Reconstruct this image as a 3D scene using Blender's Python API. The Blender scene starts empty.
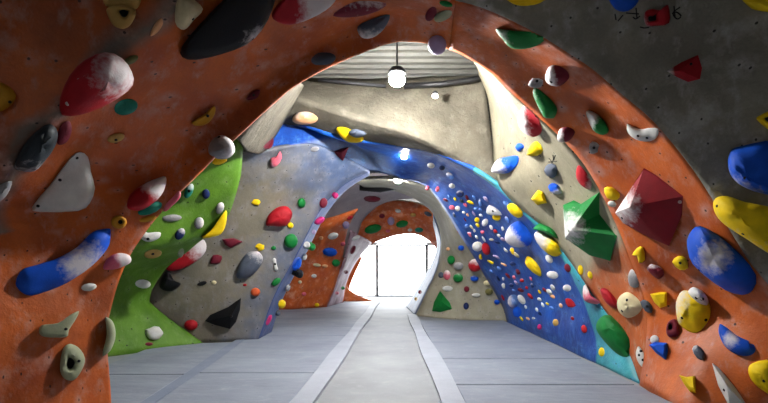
import bpy, bmesh, math, random
from mathutils import Vector, noise
from mathutils.bvhtree import BVHTree
random.seed(7)
scene = bpy.context.scene
COL = scene.collection
CAM = Vector((0.0, 0.0, 1.5))
F, CX, CY = 480.0, 396.0, 268.0          # focal length in pixels, vanishing point of the tunnel

def ray(px, py): return Vector(((px - CX) / F, 1.0, -(py - CY) / F))
def at(px, py, Y): return CAM + ray(px, py) * Y
def floor_at(px, py):
    return at(px, py, 1.5 * F / (py - CY))

def lin(c):
    r = []
    for v in c:
        v /= 255.0
        r.append(v / 12.92 if v <= 0.04045 else ((v + 0.055) / 1.055) ** 2.4)
    return (*r, 1.0)

# ------------------------------------------------------------------ materials
class NT:
    def __init__(s, name):
        s.m = bpy.data.materials.new(name); s.m.use_nodes = True
        s.t = s.m.node_tree; s.t.nodes.clear()
        s.out = s.n('ShaderNodeOutputMaterial')
    def n(s, kind, **kw):
        nd = s.t.nodes.new(kind)
        for k, v in kw.items():
            if k in nd.inputs.keys(): nd.inputs[k].default_value = v
            else: setattr(nd, k, v)
        return nd
    def l(s, a, b): s.t.links.new(a, b)
    def ramp(s, src, p0, p1):
        r = s.n('ShaderNodeMapRange'); r.inputs['From Min'].default_value = p0; r.inputs['From Max'].default_value = p1
        s.l(src, r.inputs['Value']); return r.outputs['Result']
    def mul(s, a, b):
        r = s.n('ShaderNodeMath', operation='MULTIPLY')
        s.l(a, r.inputs[0])
        if isinstance(b, (int, float)): r.inputs[1].default_value = b
        else: s.l(b, r.inputs[1])
        return r.outputs[0]
    def add(s, a, b):
        r = s.n('ShaderNodeMath', operation='ADD'); s.l(a, r.inputs[0])
        if isinstance(b, (int, float)): r.inputs[1].default_value = b
        else: s.l(b, r.inputs[1])
        return r.outputs[0]
    def mix(s, f, a, b):
        r = s.n('ShaderNodeMix', data_type='RGBA')
        if isinstance(f, (int, float)): r.inputs[0].default_value = f
        else: s.l(f, r.inputs[0])
        for v, i in ((a, 6), (b, 7)):
            if isinstance(v, tuple): r.inputs[i].default_value = v
            else: s.l(v, r.inputs[i])
        return r.outputs[2]
    def noise(s, co, sc, det=4, rough=0.55):
        r = s.n('ShaderNodeTexNoise'); r.inputs['Scale'].default_value = sc
        r.inputs['Detail'].default_value = det; r.inputs['Roughness'].default_value = rough
        s.l(co, r.inputs['Vector']); return r.outputs['Fac']

def wall_mat(name, base, var, paint=None, chalk=0.5, chalk_col=(205, 195, 200), rough=0.6, bump=0.35, dots=True, paint_soft=0.12, stretch=None, dirt=(60, 50, 45), dirt_amt=0.5, paint2=None):
    s = NT(name); co = s.n('ShaderNodeTexCoord'); P = co.outputs['Object']
    if stretch:
        mp = s.n('ShaderNodeMapping'); mp.inputs['Scale'].default_value = stretch; s.l(P, mp.inputs['Vector']); P2 = mp.outputs['Vector']
    else: P2 = P
    n1 = s.ramp(s.noise(P2, 1.7, 6), 0.3, 0.7)
    c = s.mix(n1, lin(base), lin(var))
    if paint:
        a = s.n('ShaderNodeAttribute', attribute_name='paint')
        wob = s.add(a.outputs['Fac'], s.mul(s.add(s.noise(P, 3.0, 5), -0.5), paint_soft * 2.5))
        c = s.mix(s.ramp(wob, 0.5 - paint_soft, 0.5 + paint_soft), c, s.mix(n1, lin(paint), lin(tuple(v * 0.75 for v in paint))))
    if paint2:
        a2 = s.n('ShaderNodeAttribute', attribute_name='paint2')
        w2 = s.add(a2.outputs['Fac'], s.mul(s.add(s.noise(P, 2.4, 6), -0.5), 0.6))
        c = s.mix(s.ramp(w2, 0.3, 0.7), c, s.mix(n1, lin(paint2), lin(tuple(v * 0.8 for v in paint2))))
    # worn, dirty patches and chalk smears
    c = s.mix(s.mul(s.ramp(s.noise(P, 0.9, 5, 0.6), 0.5, 0.75), dirt_amt), c, lin(dirt))
    ck = s.mul(s.ramp(s.noise(P, 2.6, 6, 0.62), 0.56, 0.78), chalk)
    c = s.mix(ck, c, lin(chalk_col))
    mp3 = s.n('ShaderNodeMapping'); mp3.inputs['Scale'].default_value = (1.0, 1.0, 0.45); mp3.inputs['Rotation'].default_value = (0.5, 0.4, 0.3); s.l(P, mp3.inputs['Vector'])
    c = s.mix(s.mul(s.ramp(s.noise(mp3.outputs['Vector'], 7.0, 6, 0.7), 0.55, 0.72), chalk * 0.65), c, lin(chalk_col))
    grit = s.noise(P, 45, 3)
    c = s.mix(s.mul(s.ramp(grit, 0.35, 0.7), 0.18), c, lin(tuple(v * 0.55 for v in base)))
    if dots:
        uv = s.n('ShaderNodeUVMap')
        vo = s.n('ShaderNodeTexVoronoi', voronoi_dimensions='2D'); vo.inputs['Scale'].default_value = 2.7
        vo.inputs['Randomness'].default_value = 0.85
        s.l(uv.outputs['UV'], vo.inputs['Vector'])
        halo = s.mul(s.ramp(vo.outputs['Distance'], 0.34, 0.05), s.ramp(s.noise(P, 5.5, 5, 0.7), 0.44, 0.62))
        c = s.mix(s.mul(halo, chalk * 0.8), c, lin(chalk_col))
        d = s.n('ShaderNodeMath', operation='LESS_THAN'); s.l(vo.outputs['Distance'], d.inputs[0]); d.inputs[1].default_value = 0.034
        c = s.mix(s.mul(d.outputs[0], 0.85), c, lin((14, 11, 10)))
    b = s.n('ShaderNodeBsdfPrincipled'); s.l(c, b.inputs['Base Color']); b.inputs['Roughness'].default_value = rough
    b.inputs['Specular IOR Level'].default_value = 0.35
    h = s.add(s.mul(grit, 0.25), s.mul(s.noise(P, 9, 5), 1.0))
    bp = s.n('ShaderNodeBump'); bp.inputs['Strength'].default_value = bump; bp.inputs['Distance'].default_value = 0.03
    s.l(h, bp.inputs['Height']); s.l(bp.outputs['Normal'], b.inputs['Normal'])
    s.l(b.outputs[0], s.out.inputs[0]); return s.m

def plain_mat(name, col, rough=0.6, metal=0.0, var=0.25, scale=6.0, bump=0.0, emit=None):
    s = NT(name); co = s.n('ShaderNodeTexCoord'); P = co.outputs['Object']
    c = s.mix(s.ramp(s.noise(P, scale, 5), 0.3, 0.7), lin(col), lin(tuple(v * (1 - var) for v in col)))
    b = s.n('ShaderNodeBsdfPrincipled'); s.l(c, b.inputs['Base Color']); b.inputs['Roughness'].default_value = rough
    b.inputs['Metallic'].default_value = metal
    if emit:
        b.inputs['Emission Color'].default_value = (*emit[0], 1); b.inputs['Emission Strength'].default_value = emit[1]
    if bump:
        bp = s.n('ShaderNodeBump'); bp.inputs['Strength'].default_value = bump; bp.inputs['Distance'].default_value = 0.02
        s.l(s.noise(P, scale * 4, 5), bp.inputs['Height']); s.l(bp.outputs['Normal'], b.inputs['Normal'])
    s.l(b.outputs[0], s.out.inputs[0]); return s.m

def hold_mat(name, col):
    s = NT(name); co = s.n('ShaderNodeTexCoord'); P = co.outputs['Object']
    c = s.mix(s.ramp(s.noise(P, 7, 4), 0.3, 0.75), lin(col), lin(tuple(v * 0.86 for v in col)))
    a = s.n('ShaderNodeAttribute', attribute_name='chalk')
    w = s.add(a.outputs['Fac'], s.mul(s.add(s.noise(P, 14, 6, 0.65), -0.5), 0.9))
    c = s.mix(s.mul(s.ramp(w, 0.4, 0.85), 0.92), c, lin((222, 217, 218)))
    b = s.n('ShaderNodeBsdfPrincipled'); s.l(c, b.inputs['Base Color']); b.inputs['Roughness'].default_value = 0.62
    b.inputs['Specular IOR Level'].default_value = 0.25
    bp = s.n('ShaderNodeBump'); bp.inputs['Strength'].default_value = 0.25; bp.inputs['Distance'].default_value = 0.01
    s.l(s.noise(P, 60, 4), bp.inputs['Height']); s.l(bp.outputs['Normal'], b.inputs['Normal'])
    s.l(b.outputs[0], s.out.inputs[0]); return s.m

def emit_mat(name, col, strength):
    s = NT(name); e = s.n('ShaderNodeEmission'); e.inputs[0].default_value = (*col, 1); e.inputs[1].default_value = strength
    s.l(e.outputs[0], s.out.inputs[0]); return s.m

M_ORANGE = wall_mat('orange_paint', (210, 106, 40), (164, 72, 24), paint=(134, 124, 112), paint_soft=0.25, chalk=0.8, chalk_col=(190, 150, 140), dirt=(90, 50, 34), dirt_amt=0.7, rough=0.48)
M_GREY = wall_mat('grey_concrete', (150, 146, 132), (118, 114, 103), chalk=0.7, chalk_col=(190, 188, 184), dirt=(92, 89, 82), dirt_amt=0.6, bump=0.6, rough=0.8)
M_GREEN = wall_mat('green_paint', (96, 142, 30), (70, 112, 22), chalk=0.25, chalk_col=(170, 190, 140), dirt=(48, 80, 28), dirt_amt=0.5)
M_PANEL = wall_mat('grey_paint_fading_to_blue', (138, 131, 114), (112, 107, 94), paint=(92, 112, 150), paint_soft=0.35, chalk=0.45, chalk_col=(160, 160, 168), dirt=(84, 82, 84), dirt_amt=0.6, rough=0.7)
M_BLUE = wall_mat('blue_paint_with_turquoise_stripe', (26, 92, 190), (10, 44, 122), paint=(70, 178, 190), paint_soft=0.06, chalk=0.6, chalk_col=(96, 150, 214), dirt=(14, 36, 92), dirt_amt=0.7, rough=0.4, paint2=(104, 122, 158))
M_CREAM = wall_mat('cream_concrete', (160, 152, 128), (132, 126, 106), paint=(200, 100, 44), paint_soft=0.15, chalk=0.35, chalk_col=(190, 184, 165), dirt=(104, 98, 86), dirt_amt=0.6, bump=0.5, rough=0.8)
M_BEAM = wall_mat('rough_concrete', (112, 106, 92), (80, 76, 66), chalk=0.35, chalk_col=(160, 154, 138), dirt=(66, 62, 55), dirt_amt=0.8, bump=1.0, rough=0.85, dots=False)
M_ARCH3 = wall_mat('sand_grey_paint', (176, 170, 148), (150, 146, 126), chalk=0.3, dirt=(120, 116, 104), dirt_amt=0.5, rough=0.75)
M_SPUR = wall_mat('bright_orange_paint', (226, 116, 48), (188, 78, 32), chalk=0.6, chalk_col=(240, 190, 160), dirt=(120, 64, 56), dirt_amt=0.6)
M_PINK = wall_mat('pale_pink_paint', (205, 178, 190), (128, 84, 100), chalk=0.3, dirt=(96, 54, 60), dirt_amt=0.8)
M_LILAC = wall_mat('lilac_grey_paint', (178, 168, 172), (160, 150, 156), chalk=0.3, dirt=(140, 128, 132), dirt_amt=0.4)
M_PALEBLUE = wall_mat('pale_blue_paint', (136, 154, 186), (112, 130, 165), chalk=0.3)
M_REVEAL = wall_mat('blue_white_paint', (64, 88, 142), (42, 64, 116), chalk=0.5, chalk_col=(130, 130, 155))
M_RIM = plain_mat('cream_edge', (180, 172, 150), 0.7, bump=0.2)
M_SHELL = plain_mat('building_concrete', (120, 116, 108), 0.9, bump=0.3, scale=2)
M_CEIL = plain_mat('ribbed_ceiling_sheet', (98, 97, 90), 0.6, var=0.2, scale=2)
M_WHITE = plain_mat('white_wall_paint', (225, 225, 225), 0.8, var=0.05)
M_DARK = plain_mat('dark_metal', (32, 32, 34), 0.5, 0.3)
M_BOLT_PIT_SHADE = plain_mat('steel_bolt_and_pit_shade', (26, 24, 24), 0.5, 0.5)
M_SCREW = plain_mat('pale_screw', (210, 190, 185), 0.5)
M_FRAME = plain_mat('grey_door_frame', (52, 52, 56), 0.5, 0.2)
M_MARK = plain_mat('black_marker', (14, 13, 12), 0.8)

def floor_mat(name, a, b, fold):
    s = NT(name); co = s.n('ShaderNodeTexCoord'); P = co.outputs['Object']
    c = s.mix(s.ramp(s.noise(P, 1.1, 6, 0.6), 0.3, 0.7), lin(a), lin(b))
    c = s.mix(s.mul(s.ramp(s.noise(P, 5, 6, 0.7), 0.55, 0.8), 0.35), c, lin((185, 185, 188)))
    c = s.mix(s.mul(s.ramp(s.noise(P, 70, 2), 0.4, 0.7), 0.2), c, lin(tuple(v * 0.7 for v in a)))
    bs = s.n('ShaderNodeBsdfPrincipled'); s.l(c, bs.inputs['Base Color']); bs.inputs['Roughness'].default_value = 0.62
    bs.inputs['Specular IOR Level'].default_value = 0.4
    mp = s.n('ShaderNodeMapping'); mp.inputs['Scale'].default_value = (0.7, 1.6, 1); mp.inputs['Rotation'].default_value = (0, 0, 0.35); s.l(P, mp.inputs['Vector'])
    h = s.add(s.mul(s.noise(mp.outputs['Vector'], 1.6, 4), fold), s.mul(s.noise(P, 60, 3), 0.06))
    bp = s.n('ShaderNodeBump'); bp.inputs['Strength'].default_value = 0.4; bp.inputs['Distance'].default_value = 0.06
    s.l(h, bp.inputs['Height']); s.l(bp.outputs['Normal'], bs.inputs['Normal'])
    s.l(bs.outputs[0], s.out.inputs[0]); return s.m
M_CARPET = floor_mat('grey_carpet', (150, 153, 157), (130, 133, 138), 0.3)
M_MAT = floor_mat('grey_vinyl_mat', (142, 149, 162), (122, 129, 144), 1.6)
M_TAPE = floor_mat('pale_tape', (172, 177, 188), (150, 155, 168), 0.3)
M_EDGE = floor_mat('slate_edge_strip', (126, 136, 156), (108, 118, 138), 0.3)

# ------------------------------------------------------------------ object helpers
def link(name, me, mats, parent=None):
    o = bpy.data.objects.new(name, me); COL.objects.link(o)
    for m in (mats if isinstance(mats, (list, tuple)) else [mats]): me.materials.append(m)
    if parent: o.parent = parent
    return o
def from_bm(name, bm, mats, parent=None, smooth=True):
    me = bpy.data.meshes.new(name); bm.normal_update(); bm.to_mesh(me); bm.free()
    for p in me.polygons: p.use_smooth = smooth
    return link(name, me, mats, parent)
def tag(o, label=None, cat=None, group=None, kind=None):
    if label: o['label'] = label
    if cat: o['category'] = cat
    if group: o['group'] = group
    if kind: o['kind'] = kind
    return o
def thing(name, loc, label, cat, group=None):
    o = bpy.data.objects.new(name, None); COL.objects.link(o); o.location = loc; o.empty_display_size = 0.1
    return tag(o, label, cat, group)
def add_box(bm, lo, hi, bev=0.0):
    r = bmesh.ops.create_cube(bm, size=1.0)
    for v in r['verts']:
        v.co = Vector([(lo[i] + hi[i]) / 2 + v.co[i] * (hi[i] - lo[i]) for i in range(3)])
    if bev:
        es = list({e for v in r['verts'] for e in v.link_edges})
        bmesh.ops.bevel(bm, geom=es, offset=bev, segments=2, affect='EDGES', profile=0.5)
def add_tube(bm, pts, r, seg=8):
    rings = []
    for i, p in enumerate(pts):
        d = (pts[min(i + 1, len(pts) - 1)] - pts[max(i - 1, 0)]).normalized()
        up = Vector((0, 0, 1)) if abs(d.z) < 0.9 else Vector((1, 0, 0))
        a = d.cross(up).normalized(); b = d.cross(a)
        rr = r[i] if isinstance(r, (list, tuple)) else r
        rings.append([bm.verts.new(p + (a * math.cos(t) + b * math.sin(t)) * rr) for t in [2 * math.pi * k / seg for k in range(seg)]])
    for A, B in zip(rings, rings[1:]):
        for k in range(seg): bm.faces.new((A[k], A[(k + 1) % seg], B[(k + 1) % seg], B[k]))
    bm.faces.new(rings[0][::-1]); bm.faces.new(rings[-1])
    bmesh.ops.recalc_face_normals(bm, faces=bm.faces[:])

def cr(p0, p1, p2, p3, t, sharp):
    a = [0.5 * ((2 * p1[i]) + (-p0[i] + p2[i]) * t + (2 * p0[i] - 5 * p1[i] + 4 * p2[i] - p3[i]) * t * t + (-p0[i] + 3 * p1[i] - 3 * p2[i] + p3[i]) * t ** 3) for i in range(len(p1))]
    return [a[i] * (1 - sharp) + (p1[i] + (p2[i] - p1[i]) * t) * sharp for i in range(len(p1))]
def spline(pts, n, sharp=0.0, closed=False, g0=None, g1=None):
    out = []; m = len(pts)
    segs = m if closed else m - 1
    for i in range(segs):
        if closed: q = [pts[(i + k) % m] for k in (-1, 0, 1, 2)]
        else:
            q = [pts[max(i - 1, 0)], pts[i], pts[i + 1], pts[min(i + 2, m - 1)]]
            if i == 0: q[0] = g0 or [2 * a - b for a, b in zip(pts[0], pts[1])]
            if i == m - 2: q[3] = g1 or [2 * a - b for a, b in zip(pts[-1], pts[-2])]
        for k in range(n): out.append(cr(*q, k / n, sharp))
    if not closed: out.append(list(pts[-1]))
    return out

WALLS = {}; WORDS = {}
def wob(p, amp):
    return (noise.noise_vector(p * 0.9) * 1.0 + noise.noise_vector(p * 2.3) * 0.4) * amp
def wall(name, words, rows, mat, sub=8, sharp_u=0.15, sharp_v=0.25, amp=0.035, thick=0.07, paint_fn=None, world=False, rim=None, before=None, after=None, paint2_fn=None):
    """A moulded climbing wall: control points (pixel, pixel, distance) turned into world points and splined into a curved sheet with thickness."""
    g = [[(list(p) if world else list(at(*p[:3]))) for p in r] for r in rows]
    g = [spline(r, sub, sharp_v) for r in g]
    gb = spline([list(at(*p)) for p in before], sub, sharp_v) if before else None
    ga = spline([list(at(*p)) for p in after], sub, sharp_v) if after else None
    cols = [spline([list(p) for p in c], sub, sharp_u, g0=gb[i] if gb else None, g1=ga[i] if ga else None) for i, c in enumerate(zip(*g))]
    nu, nv = len(cols), len(cols[0])
    me = bpy.data.meshes.new(name); vs = []; pa = []; pb = []
    for i in range(nu):
        for j in range(nv):
            p = Vector(cols[i][j]); q = p + wob(p, amp)
            if p.z < 0.35: q.z = p.z + (q.z - p.z) * max(0, p.z / 0.35)
            vs.append(q); pa.append(paint_fn(j / (nv - 1), i / (nu - 1)) if paint_fn else 0.0)
    if paint2_fn: pb = [paint2_fn(j / (nv - 1), i / (nu - 1)) for i in range(nu) for j in range(nv)]
    fs = [(i * nv + j, (i + 1) * nv + j, (i + 1) * nv + j + 1, i * nv + j + 1) for i in range(nu - 1) for j in range(nv - 1)]
    nrm = Vector(); ctr = Vector()
    for f in fs:
        a, b, c, d = [vs[k] for k in f]; nrm += (c - a).cross(d - b); ctr += a
    if nrm.dot(CAM - ctr / len(fs)) < 0: fs = [f[::-1] for f in fs]
    me.from_pydata(vs, [], fs); me.update()
    # uv in metres
    wu = sum((Vector(cols[i + 1][nv // 2]) - Vector(cols[i][nv // 2])).length for i in range(nu - 1))
    wv = sum((Vector(cols[nu // 2][j + 1]) - Vector(cols[nu // 2][j])).length for j in range(nv - 1))
    uv = me.uv_layers.new(name='UVMap')
    for lp in me.loops:
        i, j = divmod(lp.vertex_index, nv); uv.data[lp.index].uv = (i / (nu - 1) * wu, j / (nv - 1) * wv)
    at_ = me.attributes.new('paint', 'FLOAT', 'POINT'); at_.data.foreach_set('value', pa)
    if pb: me.attributes.new('paint2', 'FLOAT', 'POINT').data.foreach_set('value', pb)
    for p in me.polygons: p.use_smooth = True
    o = link(name, me, [mat] + ([rim] if rim else []))
    md = o.modifiers.new('thickness', 'SOLIDIFY'); md.thickness = thick; md.offset = -1
    if rim: md.material_offset_rim = 1
    tag(o, kind='structure'); o['label'] = words
    WALLS[name] = BVHTree.FromPolygons(vs, fs); WORDS[name] = words
    return o

# ------------------------------------------------------------------ climbing walls, front to back
wall('wall_left_front', 'orange wall', [
    [(112, 408, 5.15), (85, 415, 4.9), (50, 424, 4.6), (0, 436, 4.28), (-80, 457, 3.8), (-250, 493, 3.2)],
    [(107, 330, 5.15), (80, 330, 4.88), (45, 330, 4.56), (0, 332, 4.24), (-80, 335, 3.8), (-250, 340, 3.2)],
    [(122, 268, 5.2), (90, 262, 4.95), (50, 265, 4.66), (0, 275, 4.35), (-80, 275, 3.9), (-250, 270, 3.3)],
    [(150, 225, 5.35), (120, 205, 5.05), (65, 215, 4.75), (0, 225, 4.45), (-80, 220, 4.0), (-250, 200, 3.4)],
    [(188, 182, 5.5), (160, 174, 5.4), (75, 170, 4.75), (8, 170, 4.08), (-60, 150, 3.95), (-200, 120, 3.5)],
    [(235, 135, 5.65), (200, 130, 5.55), (120, 125, 4.8), (50, 113, 4.08), (-20, 80, 3.98), (-150, 20, 3.5)],
    [(290, 89, 5.75), (262, 84, 5.66), (185, 75, 4.95), (117, 58, 4.2), (40, 0, 4.08), (-60, -90, 3.6)],
    [(345, 60, 5.8), (325, 42, 5.7), (255, 25, 5.0), (180, -2, 4.35), (110, -70, 4.15), (20, -180, 3.6)],
    [(400, 43, 5.85), (395, 18, 5.62), (345, -10, 5.05), (280, -45, 4.65), (220, -110, 4.2), (150, -200, 3.6)],
    [(450, 49, 5.9), (452, 25, 5.5), (455, 2, 5.1), (448, -40, 4.65), (430, -110, 4.2), (420, -200, 3.6)]],
    M_ORANGE, sub=9, sharp_u=0.1, sharp_v=0.6, paint_fn=lambda u, v: (max(0, 0.85 - abs(v - 0.6 - 0.02 * math.sin(u * 40)) / 0.045 * 0.5) if 0.3 < u < 0.8 else 0), after=[(490, 71, 5.95), (505, 45, 5.5), (520, 25, 5.0), (545, -40, 4.6), (580, -120, 4.1), (620, -210, 3.5)])
wall('wall_right_front', 'orange wall', [
    [(450, 49, 5.9), (452, 25, 5.5), (455, 2, 5.1)],
    [(490, 71, 5.95), (505, 45, 5.5), (520, 25, 5.0)],
    [(517, 97, 6.0), (547, 75, 5.5), (580, 60, 4.95)],
    [(562, 140, 6.05), (602, 121, 5.5), (645, 112, 4.85)],
    [(602, 195, 6.1), (650, 179, 5.45), (695, 172, 4.75)],
    [(629, 255, 6.1), (684, 248, 5.4), (742, 252, 4.65)],
    [(648, 318, 6.1), (714, 314, 5.35), (790, 320, 4.6)],
    [(640, 385, 6.15), (680, 412, 5.0), (790, 425, 4.6)]],
    M_ORANGE, sub=9, sharp_u=0.1, sharp_v=0.6, rim=M_RIM, before=[(400, 43, 5.85), (395, 18, 5.62), (345, -10, 5.05)])
wall('wall_right_side', 'grey wall', [
    [(455, 2, 5.1), (448, -40, 4.65), (430, -110, 4.2), (420, -200, 3.6)],
    [(520, 25, 5.0), (545, -40, 4.6), (580, -120, 4.1), (620, -210, 3.5)],
    [(580, 60, 4.95), (635, 0, 4.55), (700, -80, 4.1), (780, -190, 3.4)],
    [(645, 112, 4.85), (700, 60, 4.5), (790, -10, 4.05), (900, -100, 3.3)],
    [(695, 172, 4.75), (745, 140, 4.45), (820, 100, 4.05), (1000, 60, 3.3)],
    [(742, 252, 4.65), (785, 235, 4.4), (850, 215, 4.05), (1020, 210, 3.3)],
    [(790, 320, 4.6), (830, 315, 4.35), (900, 320, 4.0), (1030, 340, 3.3)],
    [(790, 425, 4.6), (830, 433, 4.35), (900, 448, 4.0), (1050, 486, 3.3)]],
    M_GREY, sub=9, sharp_u=0.1, sharp_v=0.6, before=[(345, -10, 5.05), (280, -45, 4.65), (220, -110, 4.2), (150, -200, 3.6)])
wall('wall_left_middle', 'green wall', [
    [(75, 360, 7.8), (115, 356, 8.2), (160, 350, 8.8), (206, 345, 9.35)],
    [(75, 305, 7.8), (110, 307, 8.25), (135, 303, 8.75), (150, 302, 9.2)],
    [(78, 270, 7.5), (112, 272, 7.9), (142, 270, 8.4), (165, 270, 9.0)],
    [(80, 250, 6.8), (115, 252, 7.05), (165, 246, 7.45), (203, 240, 8.0)],
    [(100, 200, 6.6), (140, 205, 7.0), (185, 205, 7.4), (229, 214, 7.9)],
    [(140, 170, 6.5), (170, 172, 6.9), (208, 165, 7.2), (240, 176, 7.7)],
    [(190, 140, 6.4), (210, 140, 6.8), (228, 138, 7.1), (244, 136, 7.5)]],
    M_GREEN, sharp_u=0.55, sharp_v=0.3, thick=0.14, rim=M_RIM, amp=0.02)
wall('wall_left_arch', 'grey panel', [
    [(60, 344, 9.5), (150, 344, 9.5), (206, 343, 9.6), (258, 341, 9.85)],
    [(60, 300, 9.4), (150, 300, 9.4), (215, 300, 9.5), (272, 300, 9.9)],
    [(60, 250, 9.2), (160, 250, 9.2), (230, 250, 9.4), (297, 252, 9.95)],
    [(100, 200, 9.0), (190, 200, 9.0), (260, 203, 9.3), (322, 208, 10.0)],
    [(150, 170, 8.8), (220, 170, 8.8), (290, 172, 9.2), (345, 184, 10.1)],
    [(200, 152, 8.7), (262, 152, 8.7), (315, 145, 9.2), (370, 171, 10.2)]],
    M_PANEL, paint_fn=lambda u, v: max(0, min(1, 0.55 * max(0, (v - 0.62) / 0.38) + 0.85 * max(0, u - 0.6) / 0.4 * (0.4 + 0.6 * v))), amp=0.02)
O_EDGE = [(285, 124, 9.0), (335, 138, 9.0), (400, 147, 9.1), (450, 158, 8.9), (500, 188, 8.6), (545, 230, 8.2), (590, 290, 7.5), (622, 338, 6.85), (640, 384, 6.2)]
wall('wall_right_arch', 'blue wall', [
    [(262, 152, 8.7), (315, 145, 9.2), (370, 171, 10.2)],
    [(285, 124, 9.0), (345, 140, 9.5), (378, 172, 10.25)],
    [(335, 138, 9.0), (365, 150, 9.6), (388, 174, 10.3)],
    [(400, 147, 9.1), (402, 160, 9.8), (405, 179, 10.6)],
    [(450, 158, 8.9), (440, 172, 9.9), (430, 189, 11.3)],
    [(500, 188, 8.6), (478, 205, 10.2), (456, 228, 12.0)],
    [(545, 230, 8.2), (512, 248, 10.2), (482, 270, 12.8)],
    [(590, 290, 7.5), (543, 297, 9.9), (500, 302, 13.2)],
    [(622, 338, 6.85), (554, 330, 9.3), (505, 314, 13.3)],
    [(640, 384, 6.2), (563, 348, 9.0), (507, 322, 13.3)]],
    M_BLUE, sub=10, sharp_v=0.1, paint2_fn=lambda u, v: max(0, min(1, (v - 0.3) * 4)) * max(0, min(1, (0.36 - u) * 7)), paint_fn=lambda u, v: 0 if u < 0.5 else max(0, min(1, 0.5 + 10 * ((0.05 if u < 0.72 else 0.05 + 0.2 * ((u - 0.72) / 0.28)) * (1 if u > 0.45 else 0) - v))), amp=0.03)
wall('wall_right_middle', 'cream wall', [
    [(470, 58, 5.95), (474, 62, 7.2), (480, 75, 8.9)],
    [(490, 71, 5.97), (493, 80, 7.2), (488, 98, 8.9)],
    [(517, 97, 6.02), (513, 112, 7.2), (492, 135, 8.8)],
    [(562, 140, 6.07), (536, 158, 7.2), (499, 186, 8.6)],
    [(602, 195, 6.12), (575, 206, 7.0), (545, 230, 8.2)],
    [(629, 255, 6.12), (611, 268, 6.7), (590, 290, 7.5)],
    [(648, 318, 6.12), (636, 328, 6.4), (622, 338, 6.85)],
    [(640, 384, 6.17), (640.5, 384, 6.18), (641, 384, 6.2)]],
    M_CREAM, sharp_u=0.1, amp=0.02, paint_fn=lambda u, v: max(0, min(1, (u - 0.66) * 7 + 0.3)))
wall('wall_back_beam', 'concrete beam', [
    [(235, 75, 9.2), (290, 77, 9.3), (345, 77, 9.3), (400, 77, 9.3), (450, 76, 9.2), (485, 75, 8.95)],
    [(235, 98, 8.7), (287, 98, 8.55), (342, 113, 8.45), (400, 130, 8.5), (450, 148, 8.75), (493, 150, 8.75)],
    [(245, 152, 8.7), (283, 125, 9.0), (340, 139, 9.1), (400, 148, 9.15), (450, 159, 8.95), (500, 189, 8.65)]],
    M_BEAM, sharp_u=0.7, amp=0.04)
wall('wall_left_flange', 'concrete flange', [
    [(300, 80, 6.0), (304, 86, 8.4)], [(270, 105, 5.95), (286, 118, 8.5)], [(243, 132, 5.9), (265, 151, 8.6)], [(239, 138, 6.0), (247, 152, 7.2)]],
    M_BEAM, amp=0.02)
FR = [(258, 341, 9.85), (272, 300, 9.9), (297, 252, 9.95), (322, 208, 10.0), (345, 184, 10.1), (370, 171, 10.2)]
wall('wall_left_reveal', 'blue reveal', [[list(at(*p)), list(at(*p) + Vector((-0.04, 1.15 - 0.75 * max(0, (p[0] - 300) / 70), -0.02)))] for p in FR], M_REVEAL, world=True, amp=0.02)
wall('wall_left_spur', 'orange spur', [
    [(250, 311, 16.7), (290, 310, 17.0), (326, 308, 18.0)],
    [(255, 280, 16.6), (305, 280, 16.7), (335, 285, 17.8)],
    [(262, 258, 16.4), (315, 258, 16.5), (343, 257, 17.5)],
    [(280, 240, 16.2), (320, 240, 16.1), (346, 236, 16.9)],
    [(300, 229, 16.0), (330, 226, 15.8), (351, 221, 16.2)],
    [(318, 221, 16.1), (340, 216, 15.9), (356, 213, 15.9)],
    [(326, 218, 16.3), (344, 212.5, 16.1), (357, 209, 15.9)]], M_SPUR, amp=0.05)
wall('wall_left_strip', 'pink strip', [
    [(326, 308, 18.0), (343, 303, 20.5)], [(336, 285, 17.8), (346, 285, 20.2)], [(347, 255, 17.5), (356, 262, 20)], [(352, 230, 17.0), (372, 243, 20)]], M_PINK, amp=0.03)
wall('wall_left_rear', 'lilac wall', [
    [(260, 290, 17.0), (320, 265, 18.2), (352, 255, 19.5)],
    [(300, 225, 16.6), (335, 215, 17.6), (362, 222, 19.2)],
    [(325, 195, 16.0), (350, 198, 17.0), (378, 206, 18.8)],
    [(350, 175, 15.7), (368, 186, 16.4), (395, 200, 18.2)],
    [(375, 160, 15.4), (390, 178, 16.2), (415, 198, 18.0)]], M_LILAC, amp=0.03)
wall('wall_rear_arch', 'far orange arch', [
    [(318, 300, 19.2), (330, 300, 19.8), (343, 303, 20.4)],
    [(325, 262, 19.2), (338, 268, 19.8), (350, 272, 20.4)],
    [(336, 234, 19.0), (347, 243, 19.6), (358, 254, 20.4)],
    [(356, 213, 19.0), (366, 226, 19.6), (376, 242, 20.4)],
    [(376, 203, 19.0), (388, 218, 19.6), (398, 235, 20.4)],
    [(400, 201, 19.0), (408, 216, 19.6), (414, 234, 20.4)],
    [(424, 206, 19.0), (424, 222, 19.6), (428, 240, 20.4)],
    [(444, 222, 19.0), (442, 236, 19.6), (437, 250, 20.4)],
    [(455, 250, 19.0), (450, 260, 19.6), (444, 272, 20.4)]], M_SPUR, amp=0.03, rim=M_RIM)
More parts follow.
